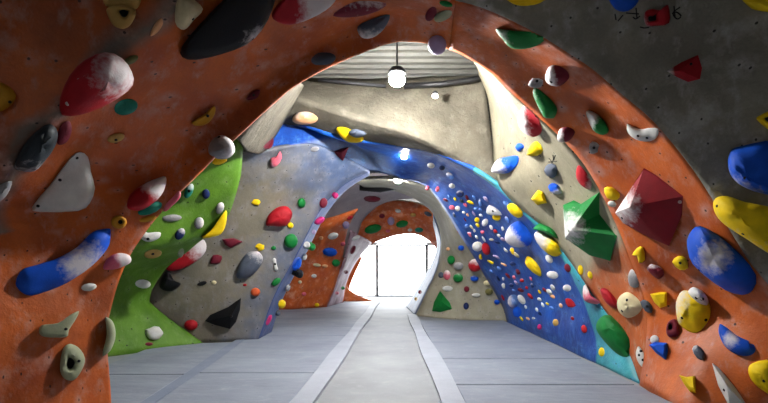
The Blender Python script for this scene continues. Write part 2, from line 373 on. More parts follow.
wall('wall_rear_right', 'sandy grey arch', [
    [(507, 322, 13.35), (460, 320, 13.9), (415, 316, 15.0)],
    [(503, 302, 13.3), (468, 300, 13.8), (423, 300, 14.95)],
    [(484, 270, 12.9), (464, 272, 13.6), (437, 268, 14.85)],
    [(457, 228, 12.1), (452, 240, 13.2), (441, 240, 14.75)],
    [(431, 189, 11.4), (438, 205, 12.9), (433, 214, 14.65)],
    [(405, 180, 10.7), (412, 188, 12.6), (415, 199, 14.5)],
    [(372, 179, 11.3), (385, 185, 12.5), (393, 191, 14.4)],
    [(355, 183, 11.5), (362, 186, 13.0), (366, 190, 14.4)]], M_ARCH3, amp=0.02, rim=M_RIM)
wall('wall_rear_reveal', 'pale blue reveal', [
    [(415, 316, 15.0), (406, 307, 18.5)], [(423, 300, 14.95), (414, 294, 18.4)], [(437, 268, 14.85), (430, 266, 18.3)],
    [(441, 240, 14.75), (437, 246, 18.2)], [(433, 214, 14.65), (433, 224, 18.1)]], M_PALEBLUE, amp=0.02)
wall('wall_rear_wedge', 'orange wedge', [
    [(338, 301, 21.6), (355, 301, 21.7), (373, 301, 21.8)], [(342, 286, 21.9), (348, 290, 21.9), (360, 296, 21.9)], [(346, 272, 22.2), (347, 279, 22.2), (349, 290, 22.2)], [(358, 255, 22.3), (360, 256, 22.3), (362, 258, 22.3)]],
    M_SPUR, amp=0.02)

# ------------------------------------------------------------------ building shell
def struct(name, bm, m, smooth=False):
    return tag(from_bm(name, bm, m, smooth=smooth), kind='structure')
HX, Y0, Y1, HZ = 7.0, -5.0, 25.0, 5.25
bm = bmesh.new(); add_box(bm, (-HX, Y0, -0.1), (HX, Y1 + 3, 0.0)); struct('floor', bm, M_CARPET)
bm = bmesh.new(); add_box(bm, (-HX - 0.2, Y0, 0), (-HX, Y1, HZ)); struct('wall_left', bm, M_SHELL)
bm = bmesh.new(); add_box(bm, (HX, Y0, 0), (HX + 0.2, Y1, HZ)); struct('wall_right', bm, M_SHELL)
bm = bmesh.new(); add_box(bm, (-HX, Y0 - 0.2, 0), (HX, Y0, HZ)); struct('wall_front', bm, M_SHELL)
# ribbed sheet ceiling: ribs run across the tunnel
bm = bmesh.new(); prof = []; y = Y0
while y < Y1:
    prof += [(y, 0), (y + 0.10, 0), (y + 0.13, 0.05), (y + 0.22, 0.05)]; y += 0.25
a = [bm.verts.new((-HX, p[0], HZ + p[1])) for p in prof]; b = [bm.verts.new((HX, p[0], HZ + p[1])) for p in prof]
for i in range(len(prof) - 1): bm.faces.new((a[i], b[i], b[i + 1], a[i + 1]))
o = struct('ceiling', bm, M_CEIL); md = o.modifiers.new('thickness', 'SOLIDIFY'); md.thickness = 0.1; md.offset = 1
# rear wall with a wide glazed opening
OX0, OX1, OZ = -3.2, 2.3, 3.4
bm = bmesh.new()
add_box(bm, (-HX, Y1, 0), (OX0, Y1 + 0.2, HZ)); add_box(bm, (OX1, Y1, 0), (HX, Y1 + 0.2, HZ)); add_box(bm, (OX0, Y1, OZ), (OX1, Y1 + 0.2, HZ))
struct('wall_back', bm, M_WHITE)
def glass_mat():
    s = NT('clear_glass'); t = s.n('ShaderNodeBsdfTransparent'); g = s.n('ShaderNodeBsdfGlossy'); g.inputs['Roughness'].default_value = 0.03
    m = s.n('ShaderNodeMixShader'); m.inputs[0].default_value = 0.06
    s.l(t.outputs[0], m.inputs[1]); s.l(g.outputs[0], m.inputs[2]); s.l(m.outputs[0], s.out.inputs[0]); return s.m
M_GLASS = glass_mat()
def glazing(name, x0, x1, z0, z1, frame_m):
    t = bpy.data.objects.new(name, None); COL.objects.link(t); t.location = ((x0 + x1) / 2, Y1 + 0.08, z0); t['kind'] = 'structure'
    bm = bmesh.new(); w = 0.08
    for lo, hi in (((x0, z0), (x0 + w, z1)), ((x1 - w, z0), (x1, z1)), ((x0, z1 - w), (x1, z1)), ((x0, z0), (x1, z0 + w))):
        add_box(bm, (lo[0], Y1 + 0.04, lo[1]), (hi[0], Y1 + 0.12, hi[1]))
    f = from_bm('frame', bm, frame_m, t, smooth=False); f.matrix_parent_inverse = t.matrix_basis.inverted()
    bm = bmesh.new(); add_box(bm, (x0 + w, Y1 + 0.07, z0 + w), (x1 - w, Y1 + 0.085, z1 - w))
    p = from_bm('pane', bm, M_GLASS, t, smooth=False); p.matrix_parent_inverse = t.matrix_basis.inverted()
    return t
glazing('window_1', OX0, -1.0, 0.0, 2.75, M_WHITE)
glazing('door_1', -1.0, 1.62, 0.0, 2.72, M_FRAME)
glazing('window_2', 1.62, OX1, 0.0, 2.75, M_WHITE)
glazing('window_3', OX0, OX1, 2.75, OZ, M_WHITE)
# bright daylight outside
bm = bmesh.new(); add_box(bm, (-14, Y1 + 0.2, -0.12), (14, Y1 + 14, -0.1)); struct('ground_outside', bm, M_WHITE)

# ------------------------------------------------------------------ floor mats and strips
GM = 'grey vinyl mats covering the floor'
def slab(name, pts, z0, z1, m, bev=0.012):
    bm = bmesh.new()
    lo = [bm.verts.new((x, y, z0)) for x, y in pts]; hi = [bm.verts.new((x, y, z1)) for x, y in pts]
    n = len(pts); top = bm.faces.new(hi); bm.faces.new(lo[::-1])
    for i in range(n): bm.faces.new((lo[i], lo[(i + 1) % n], hi[(i + 1) % n], hi[i]))
    bmesh.ops.recalc_face_normals(bm, faces=bm.faces[:])
    if bev: bmesh.ops.bevel(bm, geom=list(top.edges), offset=bev, segments=3, affect='EDGES', profile=0.5)
    return from_bm(name, bm, m, smooth=False)
def lx(y): return -2.62 - (y - 5.3) * 0.105       # slate strip, left
def sl(y): return -1.16 + (y - 5.3) * 0.012       # pale strip, left
def sr(y): return 0.76 - (y - 5.3) * 0.013        # pale strip, right
G = 0.02
def mat_piece(x0, x1, ya, yb, label):
    f0 = x0 if callable(x0) else (lambda y: x0); f1 = x1 if callable(x1) else (lambda y: x1)
    return tag(slab('floor_mat', [(f0(ya + G), ya + G), (f1(ya + G), ya + G), (f1(yb - G), yb - G), (f0(yb - G), yb - G)], 0.0, 0.04, M_MAT), label, 'floor mat', GM)
rw = lambda y: 3.02 if y < 12 else 3.02
for ya, yb, lb in ((3.0, 6.02, 'grey mat nearest the camera at the foot of the right orange wall'),
                   (6.02, 7.74, 'grey mat beside the turquoise foot of the blue wall'),
                   (7.74, 9.47, 'grey mat along the middle of the blue wall, second from its turquoise foot'),
                   (9.47, 11.3, 'grey mat along the far half of the blue wall'),
                   (11.3, 13.4, 'grey mat in front of the sandy grey arch with the green pyramid')):
    mat_piece(sr, 3.0, ya, yb, lb)
for ya, yb, lb in ((3.0, 6.7, 'large grey mat nearest the camera left of the pale tape strip'),
                   (6.7, 10.4, 'large wrinkled grey mat between the slate edge strip and the left pale tape'),):
    mat_piece(lx, sl, ya, yb, lb)
for ya, yb, lb in ((10.4, 12.0, 'narrow grey mat just past the corner of the grey arch panel'),
                   (12.0, 13.8, 'grey mat in the rear bay, second past the grey arch panel'),
                   (13.8, 16.2, 'grey mat in front of the orange spur'),
                   (16.2, 20.4, 'pale sunlit grey mat beside the pink strip near the exit')):
    mat_piece(-3.6 if ya < 13 else -4.4, sl, ya, yb, lb)
mat_piece(lambda y: -4.0 - (y - 5) * 0.2, lambda y: lx(y) - 0.16, 5.0, 6.6, 'grey mat at lower left behind the front orange wall')
mat_piece(lambda y: -4.3 - (y - 6.6) * 0.1, lambda y: lx(y) - 0.16, 6.6, 9.4, 'grey mat along the foot of the green wall')
def strip(name, f, w, ya, yb, m, label, z=0.044):
    ys = [ya + (yb - ya) * k / 14 for k in range(15)]
    pts = [(f(y) + 0.015 * math.sin(y * 1.3), y) for y in ys] + [(f(y) + w + 0.02 * math.sin(y * 0.9 + 1), y) for y in reversed(ys)]
    return tag(slab(name, pts, 0.0, z, m, 0), label, 'floor strip')
strip('tape_strip', lambda y: sl(y) + 0.0, 0.27, 3.0, 21.0, M_TAPE, 'pale tape strip running to the exit along the left edge of the walkway')
strip('tape_strip', lambda y: sr(y) - 0.27, 0.27, 3.0, 15.2, M_TAPE, 'pale tape strip along the right edge of the walkway, towards the green pyramid')
strip('edge_strip', lambda y: lx(y) - 0.16, 0.17, 4.6, 10.4, M_EDGE, 'slate blue edge strip from lower left to the grey arch corner', 0.046)
# ------------------------------------------------------------------ climbing holds
C = dict(crimson=(138, 8, 26), red=(172, 20, 34), maroon=(112, 24, 44), blue=(10, 84, 206), sky=(90, 130, 200), slate=(84, 92, 108), black=(12, 13, 18), charcoal=(44, 52, 58),
         yellow=(252, 214, 16), ochre=(205, 146, 34), tan=(205, 165, 92), cream=(225, 212, 170), white=(222, 222, 218), sage=(158, 164, 134),
         green=(14, 122, 52), teal=(26, 128, 108), pink=(222, 104, 124), lilac=(172, 152, 190), peach=(240, 180, 130), orange=(222, 96, 50),
         grey=(150, 150, 152), magenta=(190, 40, 110), olive=(110, 105, 60), navy=(20, 40, 90))
CNAME = dict(crimson='crimson', sky='light blue', slate='slate grey', sage='sage green', navy='dark blue', grey='grey')
HM = {k: hold_mat('hold_' + k, v) for k, v in C.items()}
GROUP = {}
HOLDS = []

def E(x, y, rx, ry, rot=0, n=12, lump=0.0, seed=0):
    c, s = math.cos(math.radians(rot)), math.sin(math.radians(rot)); rnd = random.Random(seed or int(x * 31 + y * 17)); out = []
    for k in range(n):
        a = 2 * math.pi * k / n; r = 1 + lump * (rnd.random() - 0.5) * 2
        u, v = rx * math.cos(a) * r, ry * math.sin(a) * r
        out.append((x + u * c - v * s, y + u * s + v * c))
    return out

PROF = {
    'dome': [(1, 0), (0.985, 0.22), (0.93, 0.45), (0.8, 0.7), (0.58, 0.88), (0.3, 0.98)],
    'plate': [(1, 0), (0.99, 0.35), (0.95, 0.7), (0.87, 0.93), (0.7, 1.0), (0.35, 1.02)],
    'vol': [(1, 0), (0.97, 0.05), (0.1, 0.96)],
    'jug': [(1, 0), (0.98, 0.4), (0.9, 0.75), (0.74, 0.95), (0.5, 1.0), (0.38, 0.9), (0.31, 0.55), (0.25, 0.35)],
    'wedge': [(1, 0), (0.97, 0.3), (0.78, 0.82), (0.55, 1.0)],
}

def setup(cx, cy, on):
    """Where the hold sits: point and normal of the climbing wall at that place, with a tilt towards the tunnel."""
    best = None; d = ray(cx, cy)
    for k in ([on] if on else WALLS):
        for dx, dy in ((0, 0), (1.5, 0), (-1.5, 0), (0, 1.5), (0, -1.5), (4, 0), (-4, 0), (0, 4), (0, -4), (8, 0), (-8, 0), (0, 8), (14, 0), (-14, 0), (0, -8)):
            dd = ray(cx + dx, cy + dy).normalized()
            p, n, _, dist = WALLS[k].ray_cast(CAM, dd)
            if p is not None:
                q = p if (dx, dy) == (0, 0) else CAM + d * (p.y - CAM.y)
                if best is None or (q - CAM).length < best[0]: best = ((q - CAM).length, q, n, k)
                break
            if not on: break
    if best is None: return None
    _, P, N, k = best
    V = (CAM - P).normalized()
    if N.dot(V) < 0: N = -N
    M = (N * 0.62 + V * 0.55).normalized()
    return P, N, M, k

class Hold:
    def __init__(s, key): s.key = key

def project(px, py, h, P, M, k, sink=True):
    d = ray(px, py); t = (h + M.dot(P - CAM)) / M.dot(d)
    p, n, _, dist = WALLS[k].ray_cast(CAM, d.normalized())
    if p is not None and sink:
        tw = dist / d.length - 0.004 - max(h, 0) * 0.35
        if tw < t: t = tw
    return CAM + d * t

def finish(bm, name, mats, P, N, M, k, loop, back, chalks, smooth, subdiv=None):
    """Close the hold at the back: skirt from the outline into the wall."""
    bvh = WALLS[k]; vs = []
    for v in loop:
        p, n, _, dist = bvh.ray_cast(v.co + N * 0.002, -N, back * 3)
        rd = (v.co - CAM).normalized(); p2, n2, _, d2 = bvh.ray_cast(v.co - rd * 0.002, rd, back * 3)
        if p2 is not None and (p is None or d2 < 1.8 * dist + 0.03): q = p2 + rd * 0.012
        elif p is not None: q = p - N * 0.012
        else: q = v.co - N * back * 0.6
        vs.append(bm.verts.new(q))
    n = len(loop)
    for i in range(n): bm.faces.new((loop[i], loop[(i + 1) % n], vs[(i + 1) % n], vs[i]))
    bm.faces.new(vs[::-1])
    if subdiv:
        bmesh.ops.subdivide_edges(bm, edges=[e for e in bm.edges if e.calc_length() > 0.05], cuts=5, use_grid_fill=True)
        chalks = {}
        for v in bm.verts:
            d = v.co - CAM; chalks[v] = subdiv(CX + F * d.x / d.y, CY - F * d.z / d.y)
    bmesh.ops.recalc_face_normals(bm, faces=bm.faces[:])
    bm.verts.index_update()
    me = bpy.data.meshes.new(name)
    for v in bm.verts: v.co -= P
    idx = {v: v.index for v in bm.verts}
    vals = [0.0] * len(bm.verts)
    for v, c in chalks.items():
        vals[idx[v]] = c
    if not subdiv:
        for a, b in zip(loop, vs): vals[idx[b]] = vals[idx[a]]
    bm.to_mesh(me); bm.free()
    me.attributes.new('chalk', 'FLOAT', 'POINT').data.foreach_set('value', vals)
    for p in me.polygons: p.use_smooth = smooth
    if smooth:
        try: me.set_sharp_from_angle(angle=math.radians(34 if subdiv or len(loop) < 12 else 50))
        except Exception: pass
    o = link(name, me, mats); o.location = P
    return o

def chalk_of(px, py, cx, cy, r, ch):
    if not ch: return 0.0
    if ch[0] == 'c':
        return max(0.0, 1.0 - math.hypot(px - ch[1], py - ch[2]) / ch[3])
    ang, amt = ch[0], ch[1]
    dx, dy = math.cos(math.radians(ang)), -math.sin(math.radians(ang))
    return max(0.0, min(1.0, 0.5 * ((px - cx) * dx + (py - cy) * dy) / r * (2 if len(ch) > 2 else 1) + amt + 0.1))

def hold(pts, col, kind='dome', h=0.75, peak=None, on=None, ch=None, bolts=None, label=None, key=None, name=None, cat=None, shape=None, flat=False, group=None, ridge=None):
    """One hold: outline from above, bulging off the wall."""
    xs = [p[0] for p in pts]; ys = [p[1] for p in pts]
    cx, cy = sum(xs) / len(xs), sum(ys) / len(ys)
    if kind == 'tube':
        xs = [p[0] for p in pts]; cx, cy = pts[len(pts) // 2][:2]
    st = setup(cx, cy, on)
    if st is None: print('no wall under hold', pts[0], label); return None
    P, N, M, k = st; sc = P.y / F
    if kind == 'tube':
        w = max(p[2] for p in pts); rpx = w + 0.5 * math.hypot(pts[-1][0] - pts[0][0], pts[-1][1] - pts[0][1])
    else:
        w = 0.5 * min(max(xs) - min(xs), max(ys) - min(ys)); rpx = 0.5 * max(max(xs) - min(xs), max(ys) - min(ys))
    H = w * sc * h; big = rpx > 22
    lift = 0.45 * w * sc * math.sqrt(max(0, 1 - N.dot(M) ** 2))
    P0 = P + M * lift
    back = rpx * sc * 0.8 + lift + 0.02
    bm = bmesh.new(); chalks = {}
    nm = name or ('climbing_volume' if big else 'climbing_hold')
    if kind == 'tube':
        sp = spline([list(p) for p in pts], 6 if rpx > 6 else 3); K = 9 if rpx > 6 else 5
        grid_ = []
        n = len(sp)
        for i, (x, y, r) in enumerate(sp):
            a, b = sp[max(i - 1, 0)], sp[min(i + 1, n - 1)]
            tx, ty = b[0] - a[0], b[1] - a[1]; L = math.hypot(tx, ty) or 1; nx, ny = -ty / L, tx / L
            e = min(i, n - 1 - i) / (n * 0.18); e = math.sqrt(max(0.0, 1 - (1 - min(e, 1)) ** 2)); rr = r * max(e, 0.12)
            row = []
            for j in range(K):
                wv = -1 + 2 * j / (K - 1); px, py = x + nx * rr * math.sin(wv * math.pi / 2), y + ny * rr * math.sin(wv * math.pi / 2)
                v = bm.verts.new(project(px, py, rr * sc * h * math.cos(wv * math.pi / 2), P0, M, k)); row.append(v)
                chalks[v] = chalk_of(px, py, cx, cy, rpx, ch)
            grid_.append(row)
        for i in range(n - 1):
            for j in range(K - 1): bm.faces.new((grid_[i][j], grid_[i][j + 1], grid_[i + 1][j + 1], grid_[i + 1][j]))
        loop = grid_[0] + [r[-1] for r in grid_[1:-1]] + grid_[-1][::-1] + [r[0] for r in grid_[1:-1]][::-1]
        o = finish(bm, nm, [HM[col]], P0, N, M, k, loop, back, chalks, True)
    else:
        vol = kind == 'vol'
        op = [list(p) for p in pts] if kind in ('vol', 'wedge') else spline([list(p) for p in pts], (3 if rpx > 8 else 2) if len(pts) < 10 else (2 if rpx > 10 else 1), closed=True)
        pk = peak or (cx, cy); n = len(op)
        rings = []
        for s_, hh in PROF[kind]:
            row = []
            for x, y in op:
                f = s_ if (kind != 'jug' or s_ > 0.8) else s_
                # towards the peak as the ring rises
                tx, ty = pk[0] * (1 - f) + x * f, pk[1] * (1 - f) + y * f
                v = bm.verts.new(project(tx, ty, H * hh * (1 if kind in ('vol', 'plate', 'wedge') or not hh else 1 + 0.16 * noise.noise(Vector((tx * 5 / rpx, ty * 5 / rpx, cx))) * min(1, rpx / 8)), P0, M, k)); row.append(v); chalks[v] = chalk_of(tx, ty, cx, cy, rpx, ch)
            rings.append(row)
        for A, B in zip(rings, rings[1:]):
            for i in range(n): bm.faces.new((A[i], A[(i + 1) % n], B[(i + 1) % n], B[i]))
        top = bm.verts.new(project(pk[0], pk[1], H * (0.3 if kind == 'jug' else 1.02 if kind == 'plate' else 1.0 if kind in ('vol', 'wedge') else 1 + 0.16 * noise.noise(Vector((pk[0] * 5 / rpx, pk[1] * 5 / rpx, cx))) * min(1, rpx / 8)), P0, M, k)); chalks[top] = chalk_of(pk[0], pk[1], cx, cy, rpx, ch)
        pit = []
        for i in range(n):
            f = bm.faces.new((rings[-1][i], rings[-1][(i + 1) % n], top))
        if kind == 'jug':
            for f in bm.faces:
                if all(v is top or v in rings[-1] or v in rings[-2] for v in f.verts): f.material_index = 1  # pocket floor coloured dark: its shade is put into the colour
        o = finish(bm, nm, [HM[col], M_BOLT_PIT_SHADE], P0, N, M, k, rings[0], back, chalks, not flat, (lambda x, y: chalk_of(x, y, cx, cy, rpx, ch)) if vol and ch else None)
    # bolts sunk into the hold
    if bolts is None: bolts = [(peak or (cx, cy))] if rpx > 6 and kind not in ('jug',) else []
    hb = BVHTree.FromPolygons([v.co + P0 for v in o.data.vertices], [tuple(p.vertices) for p in o.data.polygons]) if bolts else None
    root = None
    for b in bolts:
        pale = len(b) > 2
        q, nn, _, _ = hb.ray_cast(CAM, ray(b[0], b[1]).normalized())
        if q is None: continue
        if nn.dot(CAM - q) < 0: nn = -nn
        r = max(0.01, min(0.024, 1.5 * sc)); bb = bmesh.new(); r = r * (1.2 if pale else 1)
        # a socket-head bolt: washer, head and hexagonal recess
        add_tube(bb, [nn * -0.02, nn * 0.002, nn * 0.005], [r, r, r * 0.8], 10)
        if not root:
            # the hold becomes a body under an Empty, its bolts beside it
            root = bpy.data.objects.new(nm, None); COL.objects.link(root); root.location = o.location; root.empty_display_size = 0.1
            o.name = 'body'; root.name = nm; o.location = (0, 0, 0); o.parent = root
        bo = from_bm('bolt', bb, M_SCREW if pale else M_BOLT_PIT_SHADE, root); bo.location = q - P0
        if pale: bo['label'] = 'pale screw head'
    bx = (cx, cy)
    HOLDS.append(dict(o=root or o, col=col, kind=kind, r=rpx, c=bx, wall=k, label=label, key=key, shape=shape, cat=cat or ('climbing volume' if big else 'climbing hold'), ch=bool(ch), group=group))
    return root or o

H_ = hold
LF, RF, RS, GW, GP, BW, CW, BB = 'wall_left_front', 'wall_right_front', 'wall_right_side', 'wall_left_middle', 'wall_left_arch', 'wall_right_arch', 'wall_right_middle', 'wall_back_beam'
# ---- orange wall on the left
H_([(105, -6), (138, -6), (140, 4), (134, 10), (120, 7), (106, 6)], 'tan', 'dome', key='tan hood hold', label='tan curved hood hold at the top edge of the left orange wall', bolts=[], on=LF)
H_([(107, 8), (120, 5), (136, 10), (132, 23), (124, 29), (114, 26), (108, 16)], 'tan', 'jug', h=1.0, peak=(125, 12), key='tan pocket jug', label='tan jug with one deep pocket below the tan hood, top of left orange wall', on=LF)
H_([(178, -2), (191, -2), (203, 9), (194, 20), (184, 30), (175, 22)], 'cream', 'dome', key='cream angular hold', label='cream angular hold between the tan pocket jug and the big black volume', bolts=[(193, 19)], on=LF)
H_([(62, 115), (60, 98), (70, 75), (85, 60), (105, 52), (122, 58), (132, 72), (133, 85), (120, 97), (100, 108), (80, 115)], 'red', 'dome', h=0.9, peak=(108, 82), ch=('c', 122, 72, 54), bolts=[(79, 80, 1), (67, 104, 1)], key='big red dome', label='big red dome with chalk and two pale screws on the left orange wall', on=LF)
H_([(182, 57), (182, 46), (200, 24), (225, -2), (240, -16), (274, -14), (273, 8), (262, 30), (246, 45), (222, 54), (196, 60)], 'black', 'plate', h=0.45, peak=(235, 20), ch=('c', 262, 44, 34), bolts=[(253, 39)], key='big black volume', label='big black volume on the overhang at upper left', on=LF)
H_([(273, 19), (275, 8), (292, -5), (334, -6), (331, 6), (312, 18), (290, 25)], 'red', 'plate', h=0.5, ch=(5, 0.45, 1), bolts=[], key='red and white oval', label='dark red oval hold whitened with chalk right of the big black volume', on=LF)
H_([(333, 16), (345, 6), (360, 1), (386, 3), (378, 11), (356, 17)], 'maroon', 'dome', h=0.6, ch=(90, 0.3), bolts=[], key='maroon overhead hold', label='flat maroon hold overhead, between the red oval and the slate grey wedge', on=LF)
H_([(358, 26), (375, 18), (390, 15), (384, 29), (372, 38), (361, 37)], 'slate', 'dome', h=0.7, ch=(-90, 0.3), bolts=[], key='slate overhead wedge', label='slate grey wedge on the overhang left of the big white lamp', on=LF)
H_([(311, 60), (318, 53), (331, 53), (336, 58), (330, 64), (316, 65)], 'slate', 'dome', bolts=[], key='slate lip hold', label='small slate grey hold on the lip of the front orange arch', on=LF)
H_([(246, 99), (253, 91), (260, 90), (258, 97), (252, 100)], 'maroon', 'dome', key='maroon lip triangle', label='small maroon triangle on the lip of the front orange arch', on=LF)
H_([(192, 122), (203, 115), (214, 106), (215, 114), (207, 124), (196, 126)], 'ochre', 'dome', key='mustard wedge', label='mustard yellow wedge on the lip edge of the left orange overhang', bolts=[(208, 116)], on=LF)
H_(E(126, 107, 12, 8, -15), 'teal', 'dome', h=0.6, label='dark teal hold tucked under the big red dome', bolts=[], key='dark teal hold', on=LF)
H_(E(131, 60, 8, 4, -25), 'olive', 'dome', bolts=[], label='small olive hold peeking out above the right end of the big red dome', on=LF)
H_([(150, 36), (154, 25), (161, 18), (163, 24), (157, 33)], 'peach', 'dome', h=0.6, bolts=[], label='thin pale orange sliver hold right of the tan pocket jug', on=LF)
H_([(-8, 84), (5, 84), (16, 95), (8, 108), (-8, 111)], 'ochre', 'dome', key='amber hold', label='amber yellow hold cut by the left edge of the photo', bolts=[(10, 102)], on=LF)
H_([(14, 166), (24, 145), (38, 130), (50, 124), (58, 132), (55, 147), (45, 161), (35, 171), (22, 171)], 'charcoal', 'dome', h=0.9, peak=(42, 145), ch=(-80, 0.05), bolts=[], key='dark slate macro', label='dark slate boulder hold below the big red dome at the left edge', on=LF)
H_([(57, 142), (60, 126), (69, 121), (72, 130), (68, 141), (61, 145)], 'maroon', 'dome', label='small crimson hold between the dark slate boulder and the big red dome', bolts=[], on=LF)
H_([(32, 207), (50, 185), (70, 158), (80, 152), (88, 157), (91, 172), (95, 188), (90, 203), (78, 211), (40, 212)], 'white', 'plate', h=0.35, peak=(68, 190), bolts=[(77, 158), (60, 180), (38, 206)], key='big white plate', label='big flat white rounded triangle with three bolts on left orange wall', on=LF)
H_(E(116, 138, 9, 4.5, -15), 'tan', 'dome', label='small tan oval hold right of the big white plate, above', bolts=[(116, 140)], on=LF)
H_([(-10, 196), (-2, 186), (12, 181), (7, 195), (-4, 204)], 'grey', 'dome', label='pale grey hold at the left picture edge below the dark slate boulder', bolts=[], on=LF)
H_([(127, 206), (130, 195), (142, 185), (158, 178), (166, 177), (165, 188), (158, 199), (143, 210), (131, 210)], 'red', 'dome', h=0.8, ch=(50, 0.35, 1), bolts=[], key='red chalked mitt', label='red chalked mitt shaped hold near the edge of the left orange wall', on=LF)
H_(E(150, 208.5, 13, 5.5, -22), 'teal', 'dome', label='teal green oval hold under the red chalked mitt', key='teal oval', bolts=[], on=LF)
H_([(164, 211, 2.5), (170, 204, 3), (177, 197, 3), (180, 191, 2)], 'pink', 'tube', h=0.9, ch=(45, 0.2), label='pair of slim pink fingers hold beside the red chalked mitt', bolts=[], on=LF)
H_(E(148, 219, 9, 3, -12), 'ochre', 'dome', label='thin ochre hold under the teal oval', bolts=[], on=LF)
H_([(208, 150), (212, 140), (222, 135), (232, 141), (234, 150), (226, 157), (212, 156)], 'grey', 'dome', h=0.9, peak=(226, 147), ch=(10, 0.35), key='grey knob on the rim', label='grey white knob on the rim of the front arch above the green wall', bolts=[(219, 137)], on=LF)
H_(E(119, 222, 8, 7, 0), 'ochre', 'jug', h=0.8, peak=(121, 222), label='ochre two hole hold above the blue banana hold', key='ochre pocket', on=LF)
H_([(16, 285, 11), (28, 282, 14), (45, 277, 14), (65, 269, 13), (85, 256, 12), (100, 240, 11), (110, 229, 5)], 'blue', 'tube', h=1.0, ch=('c', 82, 264, 42), label='big blue banana shaped hold with white chalk on left orange wall', key='blue banana', bolts=[], name='climbing_volume', on=LF)
H_([(103, 268), (108, 258), (118, 253), (129, 255), (131, 262), (122, 267), (110, 270)], 'pink', 'dome', h=0.9, ch=(20, 0.4, 1), label='pink and white knob right of the blue banana hold', key='pink knob', bolts=[], on=LF)
H_(E(89, 287, 8, 4, -8), 'white', 'dome', label='small white hold under the right end of the blue banana', bolts=[], on=LF)
H_([(39, 332), (42, 325), (58, 323), (70, 315), (79, 311), (76, 319), (69, 330), (66, 337), (45, 337)], 'sage', 'plate', h=0.8, peak=(60, 324), label='sage green ledge with a pointed tail on the lower left orange wall', key='sage ledge', bolts=[(66, 329)], on=LF)
H_([(60, 370), (62, 352), (68, 344), (78, 347), (85, 358), (82, 370), (74, 380), (65, 379)], 'sage', 'jug', h=0.8, peak=(70, 364), label='sage green pocket hold below the sage ledge', key='sage pocket', bolts=[(79, 361)], on=LF)
H_([(103, 356, 2), (108, 347, 4), (111, 336, 4.5), (110, 325, 4), (106, 317, 2)], 'sage', 'tube', h=1.1, label='sage green curved handle on the lower edge of the left orange wall', key='sage handle', bolts=[(103, 350)], on=LF)
H_(E(437, 45, 9.5, 10), 'lilac', 'dome', h=0.8, bolts=[], label='lilac ball hold at the crown of the front orange arch', key='lilac ball', on=LF)
H_(E(431, 14, 5, 8, 30), 'maroon', 'dome', bolts=[], label='small maroon hold overhead left of the sage cup', on=LF)
H_(E(443, 16, 10, 5, -25), 'sage', 'dome', bolts=[], label='sage grey cup overhead above the lilac ball', key='sage cup', on=LF)
H_(E(446, 4, 7, 3, 15), 'green', 'dome', bolts=[], label='dark green hold overhead above the sage cup', on=LF)
# ---- green wall
H_(E(189, 191, 4, 8, 25), 'teal', 'dome', on=GW, label='teal chalked hold at the top left of the green wall', ch=(80, 0.2), key='teal chip')
H_([(212, 163), (217, 156), (225, 156), (227, 161), (219, 165)], 'yellow', 'dome', on=GW, label='small yellow hold directly under the grey knob, top of green wall', bolts=[], key='yellow nub')
H_(E(172, 218, 10, 3.5, -3), 'grey', 'dome', on=GW, ch=(90, 0.25), label='flat grey white hold on the green wall beside the orange rim', key='flat grey hold', bolts=[])
H_([(139, 232, 3), (147, 237, 4.5), (155, 236, 4), (161, 233, 2)], 'white', 'tube', on=GW, label='white smile shaped hold at the left of the green wall', key='white smile hold', bolts=[(148, 239)])
H_(E(153, 254, 9, 4.5, -8), 'tan', 'dome', on=GW, label='tan oval hold under the white smile hold on green wall', key='tan oval on green')
H_(E(143, 284, 8, 4.5, 5), 'white', 'dome', on=GW, label='white hold low on the green wall under the tan oval', key='low white hold', bolts=[])
H_(E(206, 194, 4, 5), 'navy', 'dome', on=GW, label='small dark blue hold high on the green wall')
H_(E(180, 234, 4.5, 6.5, 35), 'navy', 'dome', on=GW, label='dark blue chalk spotted hold in the middle of the green wall', ch=(60, 0.2), key='dark blue hold')
H_(E(220, 208, 4, 6, 20), 'grey', 'dome', on=GW, label='small grey hold above the yellow fin on the green wall', ch=(90, 0.3))
H_(E(199, 223, 5, 6, 15), 'grey', 'dome', on=GW, label='rounded grey hold left of the yellow fin', ch=(0, 0.3))
H_([(202, 238), (212, 229), (226, 210), (226, 224), (221, 234), (212, 237)], 'yellow', 'plate', on=GW, h=0.5, label='yellow fin on the right edge of the green wall', key='yellow fin', bolts=[])
H_(E(181, 253, 3, 5, 20), 'sage', 'dome', on=GW, label='pale green hold low on the green wall above the black fist')
H_(E(154, 333, 9, 6.5, 0, lump=0.12), 'white', 'dome', on=GW, h=1, label='white popcorn textured hold at the foot of the green wall', key='white popcorn hold', bolts=[])
H_(E(149, 344, 4, 1.8), 'maroon', 'dome', on=GW, label='small dark red hold right under the white popcorn hold')
# ---- grey panel of the second arch
H_([(166, 269, 3), (176, 265, 5.5), (187, 259, 7), (197, 250, 8), (204, 240, 6)], 'red', 'tube', h=0.9, ch=(45, 0.25, 1), on=GP, label='long dark red hold with chalked end below the green wall edge', key='long red hold', bolts=[])
H_([(159, 285), (163, 275), (168, 271), (174, 280), (181, 284), (172, 291), (163, 290)], 'black', 'dome', h=1.1, peak=(168, 279), on=GP, label='black fist shaped hold left on the grey panel', key='black fist', bolts=[])
H_(E(202, 283.5, 5, 2.2, -15), 'black', 'dome', on=GP, label='tiny black hold between the black fist and the cream chip')
H_(E(214, 282.5, 2.6, 2), 'cream', 'dome', on=GP, label='tiny cream chip on the middle of the grey panel')
H_([(222, 239), (234, 238), (243, 242), (231, 248), (225, 245)], 'maroon', 'wedge', h=0.8, on=GP, label='dark red flat triangle on the grey panel right of the yellow fin', key='dark red triangle', bolts=[])
